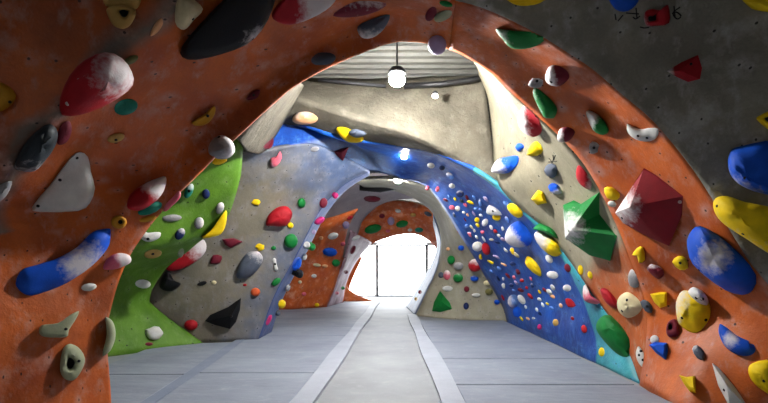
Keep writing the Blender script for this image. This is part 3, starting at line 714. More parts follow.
H_([(210, 262), (213, 255), (222, 256), (220, 263), (213, 264)], 'maroon', 'dome', h=0.8, on=GP, label='maroon block hold below the dark red triangle', key='maroon block')
H_([(237, 278), (238, 266), (246, 254), (257, 251), (263, 258), (259, 268), (249, 277)], 'slate', 'dome', h=0.8, peak=(252, 260), on=GP, label='slate grey boulder in the centre of the grey panel', key='slate boulder', bolts=[], ch=(60, 0.1))
H_(E(191, 325, 7, 5.5, -5), 'red', 'dome', h=1, on=GP, label='round red hold low on the grey panel left of the black triangle', key='low red hold', bolts=[])
H_([(205, 321), (210, 315), (228, 307), (241, 298), (240, 310), (236, 322), (230, 329), (215, 325)], 'black', 'vol', h=0.9, peak=(231, 316), on=GP, label='black faceted triangle volume low on the grey panel', key='black triangle', name='climbing_volume', cat='climbing volume', bolts=[(231, 316)])
H_([(266, 225), (268, 216), (276, 208), (286, 206), (292, 212), (291, 219), (285, 226), (272, 226)], 'red', 'dome', h=1, on=GP, peak=(281, 218), label='bright red shell shaped hold on the grey panel', key='red shell', bolts=[])
H_(E(290.5, 225, 3.2, 3.2, lump=0.2), 'yellow', 'dome', on=GP, label='small yellow hold touching the red shell at its lower right')
H_(E(291, 241, 7, 7.5), 'green', 'dome', h=1, on=GP, label='round green hold below the red shell', key='round green hold', bolts=[])
H_(E(301.5, 203, 4.2, 5), 'green', 'dome', h=1, on=GP, label='small green hold above and right of the red shell')
H_(E(256, 202.5, 4, 3.2, lump=0.2), 'yellow', 'dome', on=GP, label='small yellow hold above and left of the red shell')
H_([(270, 163), (271, 158), (277, 156), (280, 151), (282, 158), (277, 166), (272, 167)], 'pink', 'dome', h=0.8, on=GP, label='pink lump at the top of the grey panel under the blue band', ch=(200, 0.1), key='pink lump', bolts=[])
H_(E(260, 247, 4.2, 3.4, lump=0.2), 'yellow', 'dome', on=GP, label='small yellow hold just above the slate boulder')
H_(E(273.5, 248, 2.5, 2.2), 'green', 'dome', on=GP, label='tiny green hold between slate boulder and round green hold')
H_([(274, 258, 2.2), (275, 264, 1.6), (276.5, 271, 2.4)], 'white', 'tube', h=0.9, on=GP, label='white stick shaped hold right of the slate boulder')
H_(E(276, 282, 5.5, 3.2, -42), 'green', 'dome', on=GP, label='slanted green oval near the right edge of the grey panel', key='slanted green oval')
H_(E(255.5, 292, 4.8, 4.3), 'orange', 'dome', h=1, on=GP, label='orange red ball under the slate boulder', key='orange red ball')
H_(E(245, 285, 2, 1.2), 'red', 'dome', on=GP, label='tiny red chip left of the orange red ball')
H_(E(323.5, 203, 4, 5.2, 10), 'maroon', 'dome', on=GP, label='maroon oval on the upper rim of the grey panel', key='maroon oval')
H_(E(320, 221, 5.5, 2.8, -35), 'magenta', 'dome', on=GP, label='slanted purple hold on the rim above the orange spur')
H_(E(336, 196, 2.2, 3, 30), 'magenta', 'dome', on=GP, label='tiny purple hold on the rim above the maroon oval')
H_([(332, 151), (349, 147), (343, 161)], 'maroon', 'vol', h=0.7, on=None, label='dark red downward triangle on the blue band', key='dark red pennant', bolts=[])
H_(E(315, 149, 4.5, 2.5, -10), 'grey', 'dome', on=None, label='pale hold on the lower edge of the blue band')
H_([(263, 147), (273, 138), (273, 145), (269, 149)], 'maroon', 'dome', on=None, label='small brown red hold at the left tip of the blue band', bolts=[])
# ---- concrete beam
H_([(292, 120), (297, 113), (309, 112), (318, 118), (312, 124), (298, 124)], 'peach', 'dome', h=1.2, ch=(110, 0.3), on=BB, label='peach and white loaf shaped hold on the concrete beam', key='peach loaf', bolts=[(319, 121)])
H_([(336, 129), (343, 127), (356, 132), (364, 139), (356, 143), (344, 140)], 'yellow', 'dome', h=0.5, on=BB, label='yellow disc hold on the underside of the concrete beam', key='yellow disc', bolts=[])
H_([(348, 133), (354, 129), (363, 131), (366, 135), (356, 138)], 'slate', 'dome', h=1.8, on=BB, label='slate hold stacked over the yellow disc on the beam', bolts=[])
# ---- orange wall on the right
H_([(545, 79), (548, 68), (555, 65), (566, 70), (569, 78), (560, 86), (550, 85)], 'maroon', 'dome', h=0.9, peak=(554, 75), ch=(190, 0.4, 1), on=RF, label='half white half maroon ball on the upper right orange wall', key='white maroon ball', bolts=[(551, 82)])
H_([(528, 85), (533, 78), (543, 80), (541, 87), (534, 88)], 'grey', 'dome', on=RF, label='small pale ring hold at the tip of the green crescent', ch=(100, 0.3), bolts=[(537, 81)])
H_([(534, 88, 3), (539, 96, 5.5), (545, 104, 7.5), (550, 112, 8), (554, 118, 4)], 'green', 'tube', h=0.9, on=RF, ch=(190, 0.18), label='green crescent hold on the right orange rim', key='green crescent', bolts=[])
H_([(496, 29), (515, 31), (538, 32), (549, 34), (540, 44), (525, 49), (511, 48), (503, 40)], 'green', 'dome', h=0.5, on=RF, label='flat green leaf shaped hold at the top of the right orange wall', key='green leaf', bolts=[], ch=(180, 0.05))
H_([(518, 122), (521, 109), (526, 105), (536, 113), (541, 125), (541, 133), (533, 137), (523, 132)], 'red', 'dome', h=0.9, peak=(527, 120), ch=(190, 0.32, 1), on=CW, label='red egg with a white chalked side at the orange rim', key='red chalked egg', bolts=[])
H_([(557, 138), (560, 129), (568, 127), (575, 132), (569, 141), (560, 142)], 'maroon', 'dome', h=0.9, ch=(190, 0.25, 1), on=RF, label='maroon ball with white tip on the right orange rim', key='maroon ball', bolts=[])
H_([(586, 113), (591, 111), (602, 118), (609, 130), (603, 135), (593, 130)], 'green', 'dome', h=0.9, peak=(594, 120), ch=(150, 0.4, 1), on=RF, label='green hold greyed by chalk left of the white crescent', key='chalky green hold', bolts=[])
H_([(627, 124, 1.5), (632, 131, 4.5), (641, 135, 6), (651, 134, 6.5), (658, 129, 3.5)], 'white', 'tube', h=0.9, on=RF, label='white crescent with two bolt holes on the right orange wall', key='white crescent', bolts=[(638, 136), (647, 138)])
H_(E(594, 148, 5, 6.5, 10, lump=0.15), 'grey', 'dome', on=RF, ch=(90, 0.3), label='small chalky grey knob below the chalky green hold')
H_([(615, 213), (622, 202), (644, 168), (656, 175), (683, 196), (682, 215), (669, 246), (650, 238), (623, 223)], 'crimson', 'vol', h=0.6, peak=(630, 207), ch=('c', 620, 205, 40), on=RF, label='big red diamond volume with a chalked left corner', key='big red diamond', bolts=[(622, 218), (680, 202, 1)])
H_([(604, 188), (612, 187), (620, 194), (617, 200), (607, 198)], 'yellow', 'dome', on=RF, label='small yellow hold left of the big red diamond', key='yellow lump', bolts=[])
H_(E(612, 204, 4.5, 3, 15), 'white', 'dome', on=RF, label='small white hold under the small yellow hold by the red diamond')
H_([(632, 255), (637, 248), (643, 247), (645, 260), (639, 263), (637, 256)], 'yellow', 'dome', on=RF, h=1, label='small yellow horned hold under the big red diamond', key='yellow horn', bolts=[])
H_([(672, 262), (678, 256), (686, 258), (688, 268), (680, 270)], 'yellow', 'dome', on=RF, h=1, label='yellow lump touching the left side of the big blue oval', key='yellow lump by blue', bolts=[(680, 263)])
H_([(647, 268), (652, 264), (662, 268), (664, 275), (658, 279), (650, 273)], 'maroon', 'dome', on=RF, h=1, ch=(100, 0.2), label='raspberry coloured hold between the two yellow lumps', key='raspberry hold', bolts=[])
H_([(688, 252), (687, 240), (692, 230), (700, 226), (718, 235), (740, 254), (756, 275), (753, 290), (742, 295), (725, 290), (705, 276), (692, 263)], 'blue', 'dome', h=0.75, peak=(712, 255), ch=('c', 714, 257, 34), on=RF, label='big blue oval with a brushed white patch on right orange wall', key='big blue oval', bolts=[(699, 270)])
H_([(617, 305), (619, 297), (627, 292), (636, 297), (642, 306), (638, 314), (628, 318), (620, 313)], 'cream', 'dome', h=1, on=None, label='cream potato shaped hold on the right orange rim', key='cream potato', bolts=[(627, 300), (622, 311)])
H_([(628, 276), (632, 269), (638, 278), (638, 287), (630, 286)], 'grey', 'dome', on=None, label='grey knob just above the cream potato', ch=(90, 0.25), bolts=[])
H_([(640, 302), (646, 300), (652, 306), (652, 313), (645, 311)], 'slate', 'dome', on=None, label='slate knob right of the cream potato')
H_([(650, 294), (660, 292), (667, 292), (667, 306), (660, 308), (654, 302)], 'yellow', 'wedge', h=1.2, peak=(661, 297), on=RF, label='yellow wedge left of the yellow egg', key='yellow wedge', bolts=[])
H_([(677, 318), (676, 302), (682, 291), (691, 292), (708, 301), (710, 317), (700, 331), (690, 332), (680, 325)], 'yellow', 'dome', h=0.85, peak=(688, 306), ch=(160, 0.22), on=RF, label='big yellow egg shaped hold on the lower right orange wall', key='yellow egg', bolts=[(682, 318), (706, 320)])
H_([(688, 293), (693, 287), (702, 291), (708, 299), (707, 306), (697, 303)], 'white', 'dome', h=2.0, on=RF, label='white hold sitting on the top of the yellow egg', bolts=[(696, 298), (703, 299)])
H_([(666, 331), (668, 322), (675, 319), (679, 327), (678, 336), (669, 337)], 'maroon', 'jug', h=1, peak=(669, 326), on=RF, label='raspberry pocket hold below left of the yellow egg', key='raspberry pocket')
H_([(649, 345), (655, 342), (667, 343), (668, 352), (666, 360), (656, 353)], 'blue', 'wedge', h=1.1, peak=(659, 348), on=RF, label='dark blue wedge with white top on the lower right orange wall', key='blue wedge', bolts=[])
H_(E(654.5, 339.5, 4.5, 4.5), 'white', 'dome', on=RF, label='white knob on top of the dark blue wedge')
H_([(636, 352), (639, 346), (645, 356), (646, 366), (642, 367), (637, 360)], 'white', 'dome', h=0.8, on=None, label='white speckled hold at the foot of the right orange rim', bolts=[(639, 355), (643, 360), (641, 351)], key='white speckled hold')
H_([(692, 349), (697, 345), (704, 352), (704, 360), (697, 358)], 'slate', 'dome', h=1, on=RF, ch=(140, 0.1), label='small slate blue knob under the yellow egg', bolts=[])
H_([(720, 324, 2.5), (724, 332, 5.5), (731, 341, 8), (741, 347, 8.5), (750, 348, 7), (754, 345, 3)], 'blue', 'tube', h=0.9, ch=('c', 731, 339, 17), on=RF, label='blue crescent hold with white inside, lower right orange wall', key='blue crescent', bolts=[])
H_([(679, 375), (687, 377), (695, 376), (696, 393), (690, 392), (684, 384)], 'yellow', 'wedge', h=1.1, peak=(690, 380), on=RF, label='yellow tooth shaped hold low on the right orange wall', key='yellow tooth', bolts=[])
H_([(712, 363), (719, 368), (735, 387), (750, 410), (730, 408), (718, 385)], 'white', 'vol', h=0.6, peak=(727, 386), on=RF, label='white shard shaped hold at the lower right', key='white shard', bolts=[(724, 390)])
H_([(748, 370), (753, 363), (772, 362), (776, 395), (762, 390), (752, 381)], 'yellow', 'dome', h=0.9, peak=(762, 374), on=RF, label='big yellow hold at the lower right picture corner', key='corner yellow hold', bolts=[(764, 381)])
# ---- grey wall on the right
H_([(728, 166), (730, 152), (742, 146), (776, 144), (778, 192), (760, 193), (742, 186), (732, 177)], 'blue', 'dome', h=1.0, peak=(746, 176), ch=(240, 0.1), on=RS, label='big blue barrel hold with a bolt hole on the grey wall', key='blue barrel', bolts=[(745, 178)])
H_([(713, 205), (716, 198), (727, 196), (745, 202), (776, 212), (776, 254), (745, 238), (725, 225), (716, 215)], 'yellow', 'dome', h=0.8, peak=(740, 215), ch=(240, 0.1), on=RS, label='big yellow tongue shaped hold on the grey wall at right', key='yellow tongue', bolts=[(743, 234), (717, 206)])
H_([(608, -8), (637, -8), (638, 2), (628, 11), (615, 9)], 'blue', 'dome', h=0.8, on=RS, label='deep blue hold at the top edge of the grey wall', key='top blue hold', bolts=[])
H_([(644, 20), (645, 12), (652, 9), (660, 10), (668, 5), (669, 23), (655, 26), (647, 26)], 'red', 'jug', h=0.8, peak=(650, 19), on=RS, label='red pocket block between black marker strokes on grey wall', key='red pocket block', ch=(190, 0.05))
H_([(667, 71), (682, 62), (698, 55), (702, 68), (700, 79), (688, 82), (677, 77)], 'red', 'vol', h=0.8, peak=(680, 71), ch=('c', 667, 71, 14), on=RS, label='red faceted triangle with white tip on the grey wall', key='red triangle', bolts=[(691, 64)])
H_([(740, -8), (774, -10), (774, 10), (760, 11), (748, 6)], 'yellow', 'dome', h=0.8, on=RS, label='yellow hold at the top right corner of the grey wall', bolts=[])
H_([(503, -8), (550, -8), (540, 3), (522, 6), (510, 2)], 'yellow', 'dome', h=0.6, on=None, label='olive yellow hold overhead at the left end of the grey wall', bolts=[])
H_([(757, 117), (774, 111), (774, 131), (765, 127), (759, 122)], 'yellow', 'jug', h=0.8, peak=(768, 119), on=RS, label='yellow cup hold at the right edge above the blue barrel')
# ---- cream wall beyond the orange rim
H_(E(519.5, 147, 4.2, 4.2, lump=0.15), 'blue', 'dome', h=1, on=CW, label='small blue knob high on the cream wall left of the yellow horn', bolts=[])
H_([(527, 155), (530, 146), (537, 141), (543, 150), (537, 156)], 'yellow', 'dome', h=1.1, peak=(533, 149), on=CW, label='yellow horn high on the cream wall', key='cream wall yellow horn', bolts=[])
H_([(544, 171), (548, 164), (556, 165), (557, 175), (550, 178)], 'slate', 'dome', h=1.1, on=CW, label='slate knob under the black scribble on the cream wall', key='cream wall slate knob', bolts=[])
H_([(548, 187), (552, 183), (558, 185), (562, 193), (553, 194)], 'blue', 'dome', h=1.1, on=CW, ch=(-60, 0.2, 1), label='blue and grey knob on the cream wall below the slate knob', key='blue grey knob', bolts=[])
H_([(576, 171), (579, 165), (586, 172), (592, 184), (591, 190), (583, 187), (577, 180)], 'red', 'dome', h=0.8, on=None, ch=(-10, 0.2), label='red and white oval wedged at the orange rim above the green pyramid', key='red rim oval', bolts=[])
H_([(531, 199), (538, 190), (543, 192), (547, 203), (537, 205)], 'yellow', 'wedge', h=1.1, on=CW, label='yellow pyramid knob on the cream wall above the blue edge', key='yellow pyramid knob', bolts=[])
H_([(491, 170), (497, 160), (507, 157), (518, 156), (517, 165), (508, 173), (495, 173)], 'blue', 'dome', h=1.1, peak=(507, 165), on=CW, ch=(200, 0.35), label='blue slipper hold with white palm above the blue wall', key='blue slipper', bolts=[])
H_([(563, 205), (581, 204), (600, 191), (611, 208), (617, 236), (610, 261), (589, 255), (565, 238)], 'green', 'vol', h=0.8, peak=(572, 229), on=CW, ch=('c', 570, 228, 32), label='big green pyramid volume with chalked point beside the red diamond', key='big green pyramid', bolts=[(569, 231)])
# ---- blue wall, larger holds
H_([(505, 240), (507, 230), (512, 224), (520, 221), (527, 228), (532, 238), (528, 246), (514, 247)], 'blue', 'dome', h=0.9, peak=(516, 235), on=BW, ch=(215, 0.36, 1), label='blue bell shaped hold with chalked lower left side on the blue wall', key='blue bell', bolts=[])
H_([(534, 235), (540, 231), (552, 238), (562, 247), (560, 255), (552, 256), (540, 247)], 'yellow', 'dome', h=1, peak=(546, 243), on=BW, ch=(150, 0.38, 1), label='yellow and cream hold capped by a green one on blue wall', key='yellow cream hold', bolts=[])
H_([(533, 229), (540, 224), (553, 229), (560, 239), (550, 236), (540, 231)], 'green', 'dome', h=1.6, on=None, label='green cap above the yellow and cream hold on blue wall', key='green cap', bolts=[])
H_([(507, 206), (512, 203), (520, 208), (523, 215), (518, 218), (510, 213)], 'yellow', 'dome', h=0.9, on=BW, label='yellow bean high on the blue wall above the blue bell', key='yellow bean', bolts=[])
H_([(525, 261), (528, 256), (534, 260), (540, 268), (541, 276), (535, 274), (527, 267)], 'yellow', 'dome', h=1, on=BW, label='bright yellow slug hold in the middle of the blue wall', key='yellow slug', bolts=[])
H_([(486, 212), (489, 205), (497, 209), (502, 215), (490, 215)], 'white', 'dome', h=0.9, on=BW, label='white and pink hold left of the yellow bean', key='pink white hold', ch=(90, 0.2))
H_(E(496.5, 217.5, 4.2, 3.2, 10), 'yellow', 'dome', on=BW, label='small yellow hold right under the pink white hold')
H_([(596, 329), (599, 319), (607, 315), (618, 322), (632, 339), (634, 351), (626, 357), (616, 353), (604, 341)], 'green', 'dome', h=0.95, peak=(609, 328), on=BW, label='big green boot shaped hold on the turquoise foot of blue wall', key='green boot', bolts=[])
H_(E(601.5, 352, 3.2, 4.6), 'yellow', 'dome', on=BW, label='small yellow hold on turquoise paint left of the green boot')
H_([(600, 290), (607, 289), (617, 301), (617, 309), (606, 303)], 'red', 'dome', h=0.9, on=None, label='red wedge left of the cream potato at the orange rim', key='red wedge', bolts=[])
H_([(583, 288), (586, 285), (592, 296), (602, 303), (594, 304), (584, 300)], 'pink', 'dome', h=0.9, on=None, ch=(110, 0.35), label='pink shark fin hold left of the red wedge', key='pink fin', bolts=[])
H_([(565, 299), (571, 299), (576, 306), (568, 307)], 'red', 'dome', on=BW, label='small red hold low left of the pink fin', key='small red hold', bolts=[])
H_(E(513, 301, 5.5, 6.5, 10), 'sky', 'dome', h=1, on=BW, ch=(190, 0.42), label='white and blue ball low at the far end of the blue wall', key='white blue ball', bolts=[])
H_(E(521.5, 299.5, 3.2, 5.5, -35), 'white', 'dome', on=BW, label='white oval leaning right of the white blue ball', key='leaning white oval')
H_(E(517, 312, 4.5, 5.5, 0), 'blue', 'dome', on=BW, label='blue knob right under the white blue ball')
H_(E(552.5, 275, 6, 4, 10), 'white', 'dome', h=0.9, on=BW, label='white cap hold right of the yellow slug', key='white cap', ch=(90, 0.3))
H_(E(549, 259, 3.2, 4.8, -35), 'white', 'dome', on=BW, label='white twin knob between the white cap and the yellow cream hold')
H_(E(567.5, 268, 3.2, 4.5, -20), 'maroon', 'dome', on=BW, label='dark red hold on blue wall right of the white cap', key='dark red hold right')
H_(E(580.5, 270, 2.7, 5.2, -5), 'yellow', 'dome', on=None, label='upright yellow peg on blue wall under the big green pyramid', key='yellow peg')
H_(E(590, 275, 2.4, 4, -15), 'yellow', 'dome', on=None, label='yellow peg on the turquoise edge nearest the orange rim')
H_(E(567, 288, 4.2, 3.5, 10), 'white', 'dome', on=BW, ch=(90, 0.2), label='white knob directly above the small red hold')
H_(E(486, 249, 4.2, 6.5, -15), 'red', 'dome', h=1, on=BW, label='crimson ball on the blue rim touching a white ball', key='crimson ball', bolts=[])
H_(E(477.5, 246.5, 5.5, 5, 0), 'white', 'dome', h=1, on=None, label='white ball beside the crimson ball at the blue rim', key='white ball', bolts=[])
H_(E(555.5, 322.5, 3, 3.6), 'tan', 'dome', on=BW, label='tan and dark knob low on the middle of the blue wall', key='low tan knob')
H_(E(539.5, 327, 2.4, 2.8), 'magenta', 'dome', on=BW, label='magenta knob low on the blue wall left of the tan knob')
H_(E(584, 329, 3, 4.2, -15), 'red', 'dome', on=BW, label='red knob low on the blue wall left of the green boot')
H_(E(460, 194, 4, 3.6), 'navy', 'dome', on=BW, label='dark blue ring hold on the upper blue vault', key='dark ring hold', ch=(110, 0.15))
H_(E(452, 186, 3.2, 2.6, 20), 'white', 'dome', on=BW, label='white hold just above the dark ring hold on the vault')
H_(E(431, 165.5, 3.8, 2.8, 10), 'white', 'dome', on=BW, label='white hold on the blue vault nearest the lamps', key='vault white hold')
H_(E(442, 168, 3, 2.6), 'navy', 'dome', on=BW, label='dark blue hold right of the white hold nearest the lamps')
H_(E(450, 176, 4.5, 2.8, 45), 'sky', 'dome', on=BW, label='pale blue chalked hold on the vault between white holds', ch=(90, 0.4))
H_(E(427.5, 188, 2, 2.6, 10), 'pink', 'dome', on=BW, label='pink peg at the inner rim of the blue vault, left of two')
H_(E(437.5, 189, 2, 3, 10), 'pink', 'dome', on=BW, label='pink peg at the inner rim of the blue vault, right of two')
H_(E(452, 207.5, 3, 2.4, 15), 'pink', 'dome', on=BW, label='pink knob on the blue rim below the dark ring hold', key='pink rim knob')
H_(E(457.5, 208.5, 2.6, 2.8), 'white', 'dome', on=BW, label='white knob touching the pink rim knob')
H_(E(485, 222.5, 3, 4.2, 25), 'white', 'dome', on=BW, label='white tooth on the blue wall left of the blue bell', key='white tooth')
H_(E(477, 220, 2.6, 2.6), 'yellow', 'dome', on=BW, label='small yellow green hold left of the white tooth')
# ---- sandy grey arch at the rear
RR = 'wall_rear_right'
H_([(432, 311), (434, 302), (440, 291), (450, 303), (452, 309), (440, 312)], 'green', 'vol', h=1.0, peak=(442, 302), on=RR, label='green pyramid at the foot of the sandy grey arch', key='far green pyramid', bolts=[])
for args in (((475, 265.5, 7, 6.5), 'red', 'red and white ringed ball on the sandy grey arch', 'ringed ball', (80, 0.3)),
             ((461, 231, 4, 3.2), 'red', 'small red knob high on the sandy grey arch', None, None),
             ((461, 248, 3.2, 2.8), 'blue', 'small blue knob on the sandy arch left of the white ball', None, None),
             ((451, 260, 4, 4.5), 'green', 'green knob in the upper middle of the sandy grey arch', 'upper green knob', None),
             ((458.5, 266, 5, 4), 'grey', 'pale grey knob left of the ringed ball', None, (90, 0.2)),
             ((458, 278, 5.2, 4.5), 'green', 'dark green knob under the pale grey knob', 'dark green knob', (90, 0.05)),
             ((447, 275, 3.6, 5), 'pink', 'pink grey hold left of the dark green knob', None, (90, 0.35)),
             ((441, 275, 3, 3), 'slate', 'small slate hold at the inner edge of the sandy arch', None, None),
             ((474.5, 278.5, 4.2, 3), 'blue', 'blue oval directly below the ringed ball', 'blue oval', (90, 0.2)),
             ((447.5, 288.5, 5.2, 2.8), 'white', 'white flat hold above the far green pyramid', None, None),
             ((466.5, 289, 2.8, 3), 'maroon', 'dark red knob under the blue oval', None, None),
             ((476, 295, 4.4, 2), 'white', 'flat white hold low on the sandy arch, between dark red and cream knobs', None, None),
             ((487, 283, 3.6, 2.8), 'cream', 'cream knob near the blue corner of the sandy arch', 'cream corner knob', None),
             ((489, 292, 4, 3.4), 'olive', 'olive knob below the cream knob', None, None),
             ((466, 306, 2.8, 3.6), 'navy', 'dark blue knob at the foot of the sandy arch', None, None),
             ((497, 302, 3, 2.4), 'blue', 'blue knob low in the corner beside the blue wall', None, None),
             ((448, 249, 2, 1.8), 'peach', 'tiny peach knob on the inner edge of the sandy arch', None, None)):
    H_(E(*args[0]), args[1], 'dome', h=1.0, on=RR, label=args[2], key=args[3], ch=args[4], bolts=[])
# ---- blue reveal, spur, strip, far arch: small holds far away
RV, SP, ST, FA = 'wall_left_reveal', 'wall_left_spur', 'wall_left_strip', 'wall_rear_arch'
FAR = [
    (RV, 297, 264, 4.5, 7.5, 20, 'blue', 'large blue hold on the blue reveal beside the orange spur', 'blue reveal hold'),
    (RV, 300, 274, 3.5, 4.5, 0, 'black', 'black hold under the large blue hold on the reveal', None),
    (RV, 282, 304, 4, 4.5, 0, 'yellow', 'yellow ball low on the blue reveal', 'yellow reveal ball'),
    (RV, 307, 245, 3.4, 3.6, 0, 'white', 'white ball high on the blue reveal', None),
    (RV, 312, 247, 3.8, 4, 0, 'green', 'dark green knob right of the white ball on the reveal', None),
    (RV, 288, 288, 2.4, 3.8, 20, 'grey', 'grey peg on the reveal between yellow ball and blue hold', None),
    (RV, 314, 232, 2.2, 2.6, 0, 'lilac', 'lilac chip at the top of the blue reveal', None),
    (RV, 269, 320, 2.2, 6, 25, 'magenta', 'magenta streak shaped hold at the foot of the blue reveal', None),
    (RV, 305, 257, 2.2, 3.4, 15, 'white', 'white chip above the large blue hold on the reveal', None),
    (RV, 278, 313, 2.4, 3, 0, 'slate', 'slate chip below the yellow ball on the reveal', None),
    (SP, 330, 252, 7.5, 4.5, 5, 'blue', 'blue wing shaped hold on the orange spur', 'blue wing'),
    (SP, 333, 236, 5.6, 3.4, -15, 'white', 'white oval on the upper orange spur', 'white spur oval'),
    (SP, 346, 225, 3.6, 4, 0, 'lilac', 'lilac knob near the tip of the orange spur', None),
    (SP, 336, 263, 4.2, 3.8, 0, 'green', 'green knob below the blue wing on the spur', None),
    (SP, 321, 238, 2.4, 2, 0, 'peach', 'peach chip left of the white oval on the spur', None),
    (SP, 317, 265, 4, 1.8, 8, 'cream', 'cream sliver on the spur below the blue wing', None),
    (SP, 325, 266, 3, 1.8, 5, 'peach', 'peach sliver left of the green knob on the spur', None),
    (SP, 314, 276, 2.8, 2, 0, 'white', 'white chip in the middle of the lower orange spur', None),
    (SP, 300, 282, 2, 1.8, 0, 'cream', 'cream chip at the left of the lower orange spur', None),
    (SP, 304, 294, 2.4, 2, 0, 'pink', 'pink chip low on the orange spur', None),
    (SP, 317, 305, 2.4, 2, 0, 'yellow', 'yellow chip at the foot of the orange spur', None),
    (SP, 343, 244, 2.6, 2.2, 0, 'pink', 'pink chip right of the blue wing on the spur', None),
    (SP, 350, 218, 3.4, 2, -25, 'red', 'red chip at the very tip of the orange spur', None),
    (ST, 332, 283, 3.2, 4.6, 30, 'black', 'black hold on the pink strip beside the orange spur', 'black strip hold'),
    (ST, 328, 297, 2.8, 4, 10, 'black', 'black hold at the foot of the pink strip', None),
    (ST, 343, 288, 2, 1.8, 0, 'green', 'green chip on the right of the pink strip', None),
    (ST, 337, 293, 2, 1.6, 0, 'pink', 'pink chip on the lower pink strip', None),
    (ST, 346, 272, 2.4, 2, 0, 'maroon', 'maroon chip halfway up the pink strip', None),
    (ST, 353, 250, 2.6, 4.6, 25, 'maroon', 'long maroon hold near the top of the pink strip', None),
    (ST, 356, 238, 4.4, 2.2, -25, 'white', 'white chip at the top of the pink strip', None),
    (FA, 373, 229, 9, 4.6, -14, 'green', 'large green hold left on the far orange arch', 'large far green'),
    (FA, 402, 224, 6.4, 3.6, -12, 'green', 'green oval at the crown of the far orange arch', 'far green oval'),
    (FA, 391, 221, 3.6, 4.4, 0, 'lilac', 'lilac hold between the two green holds of the far arch', None),
    (FA, 419, 230, 4.4, 2.6, 0, 'teal', 'teal hold at the right of the far orange arch', None),
    (FA, 428, 214, 4, 2.2, 25, 'slate', 'slate hold at the upper right of the far arch', None),
    (FA, 438, 232, 2.2, 3, 0, 'maroon', 'maroon chip at the right end of the far arch', None),
    (FA, 382, 216, 3, 2.4, 0, 'maroon', 'maroon chip above the large green hold of the far arch', None),
    (FA, 413, 215, 3, 2, 0, 'tan', 'tan chip right of the green oval on the far arch', None),
    (FA, 398, 211, 3, 2, 10, 'white', 'white chip at the very top of the far arch', None),
    (FA, 350, 258, 2.8, 2, -30, 'black', 'black sliver low on the left of the far arch', None),
    (FA, 361, 243, 2.8, 2, -35, 'peach', 'peach chip left below the large green hold of the far arch', None),
    (FA, 388, 231, 2.4, 1.6, 0, 'pink', 'pink chip at the inner edge of the far arch', None),
    (FA, 410, 230, 2.4, 1.6, 0, 'white', 'white chip under the green oval on the far arch', None),
    ('wall_left_rear', 372, 199, 8.5, 3.4, 3, 'maroon', 'maroon oval on the lilac wall below the rear lamp', 'maroon rear oval'),
    ('wall_rear_reveal', 420, 292, 2, 2, 0, 'maroon', 'dark red chip on the pale blue reveal near the exit', None),
    ('wall_rear_reveal', 416, 299, 1.8, 1.8, 0, 'tan', 'tan chip low on the pale blue reveal near the exit', None),
]
for wl, x, y, rx, ry, rot, col, lab, key in FAR:
    H_(E(x, y, rx, ry, rot, n=10), col, 'dome', h=1.0, on=wl, label=lab, key=key, bolts=[])
# ---- the many little holds on the blue wall: each one its own, spread where the photo crowds them
rnd = random.Random(21)
PAL = ['white', 'white', 'pink', 'maroon', 'sky', 'sky', 'yellow', 'slate', 'lilac', 'red', 'white', 'navy', 'peach', 'cream']
spots = []
def inside(x, y):
    # between the inner rim and the turquoise edge
    rim = [(188, 430), (228, 456), (270, 482), (302, 500), (322, 507)]; edge = [(160, 452), (188, 500), (230, 545), (290, 590), (338, 622)]
    def ip(t):
        for (a, b), (c, d) in zip(t, t[1:]):
            if a <= y <= c: return b + (d - b) * (y - a) / (c - a)
        return None
    a, b = ip(rim), ip(edge)
    return a is not None and b is not None and a + 5 < x < b - 8
tries = 0
while len(spots) < 78 and tries < 9000:
    tries += 1
    u = rnd.random(); y = 196 + 126 * rnd.random(); rimx = 430 + (y - 188) * 0.62
    x = rimx + 4 + (abs(rnd.gauss(0, 0.4)) * 78)
    if y > 300 and rnd.random() < 0.6: continue
    if not inside(x, y): continue
    if any(math.hypot(x - q['c'][0], y - q['c'][1]) < q['r'] + 2.5 for q in HOLDS if q['wall'] == BW): continue
    if any(math.hypot(x - a, y - b) < 4.6 for a, b in spots): continue
    spots.append((x, y)); s = 1.3 + 0.9 * rnd.random() + max(0, (x - rimx) / 90)
    H_(E(x, y, s * (0.9 + 0.8 * rnd.random()), s * (0.55 + 0.35 * rnd.random()), rnd.uniform(15, 80), n=7, lump=0.25), rnd.choice(PAL), 'dome', h=1.5, on=BW, bolts=[], ch=(90, 0.15) if rnd.random() < 0.4 else None, group='little holds crowding the blue wall')

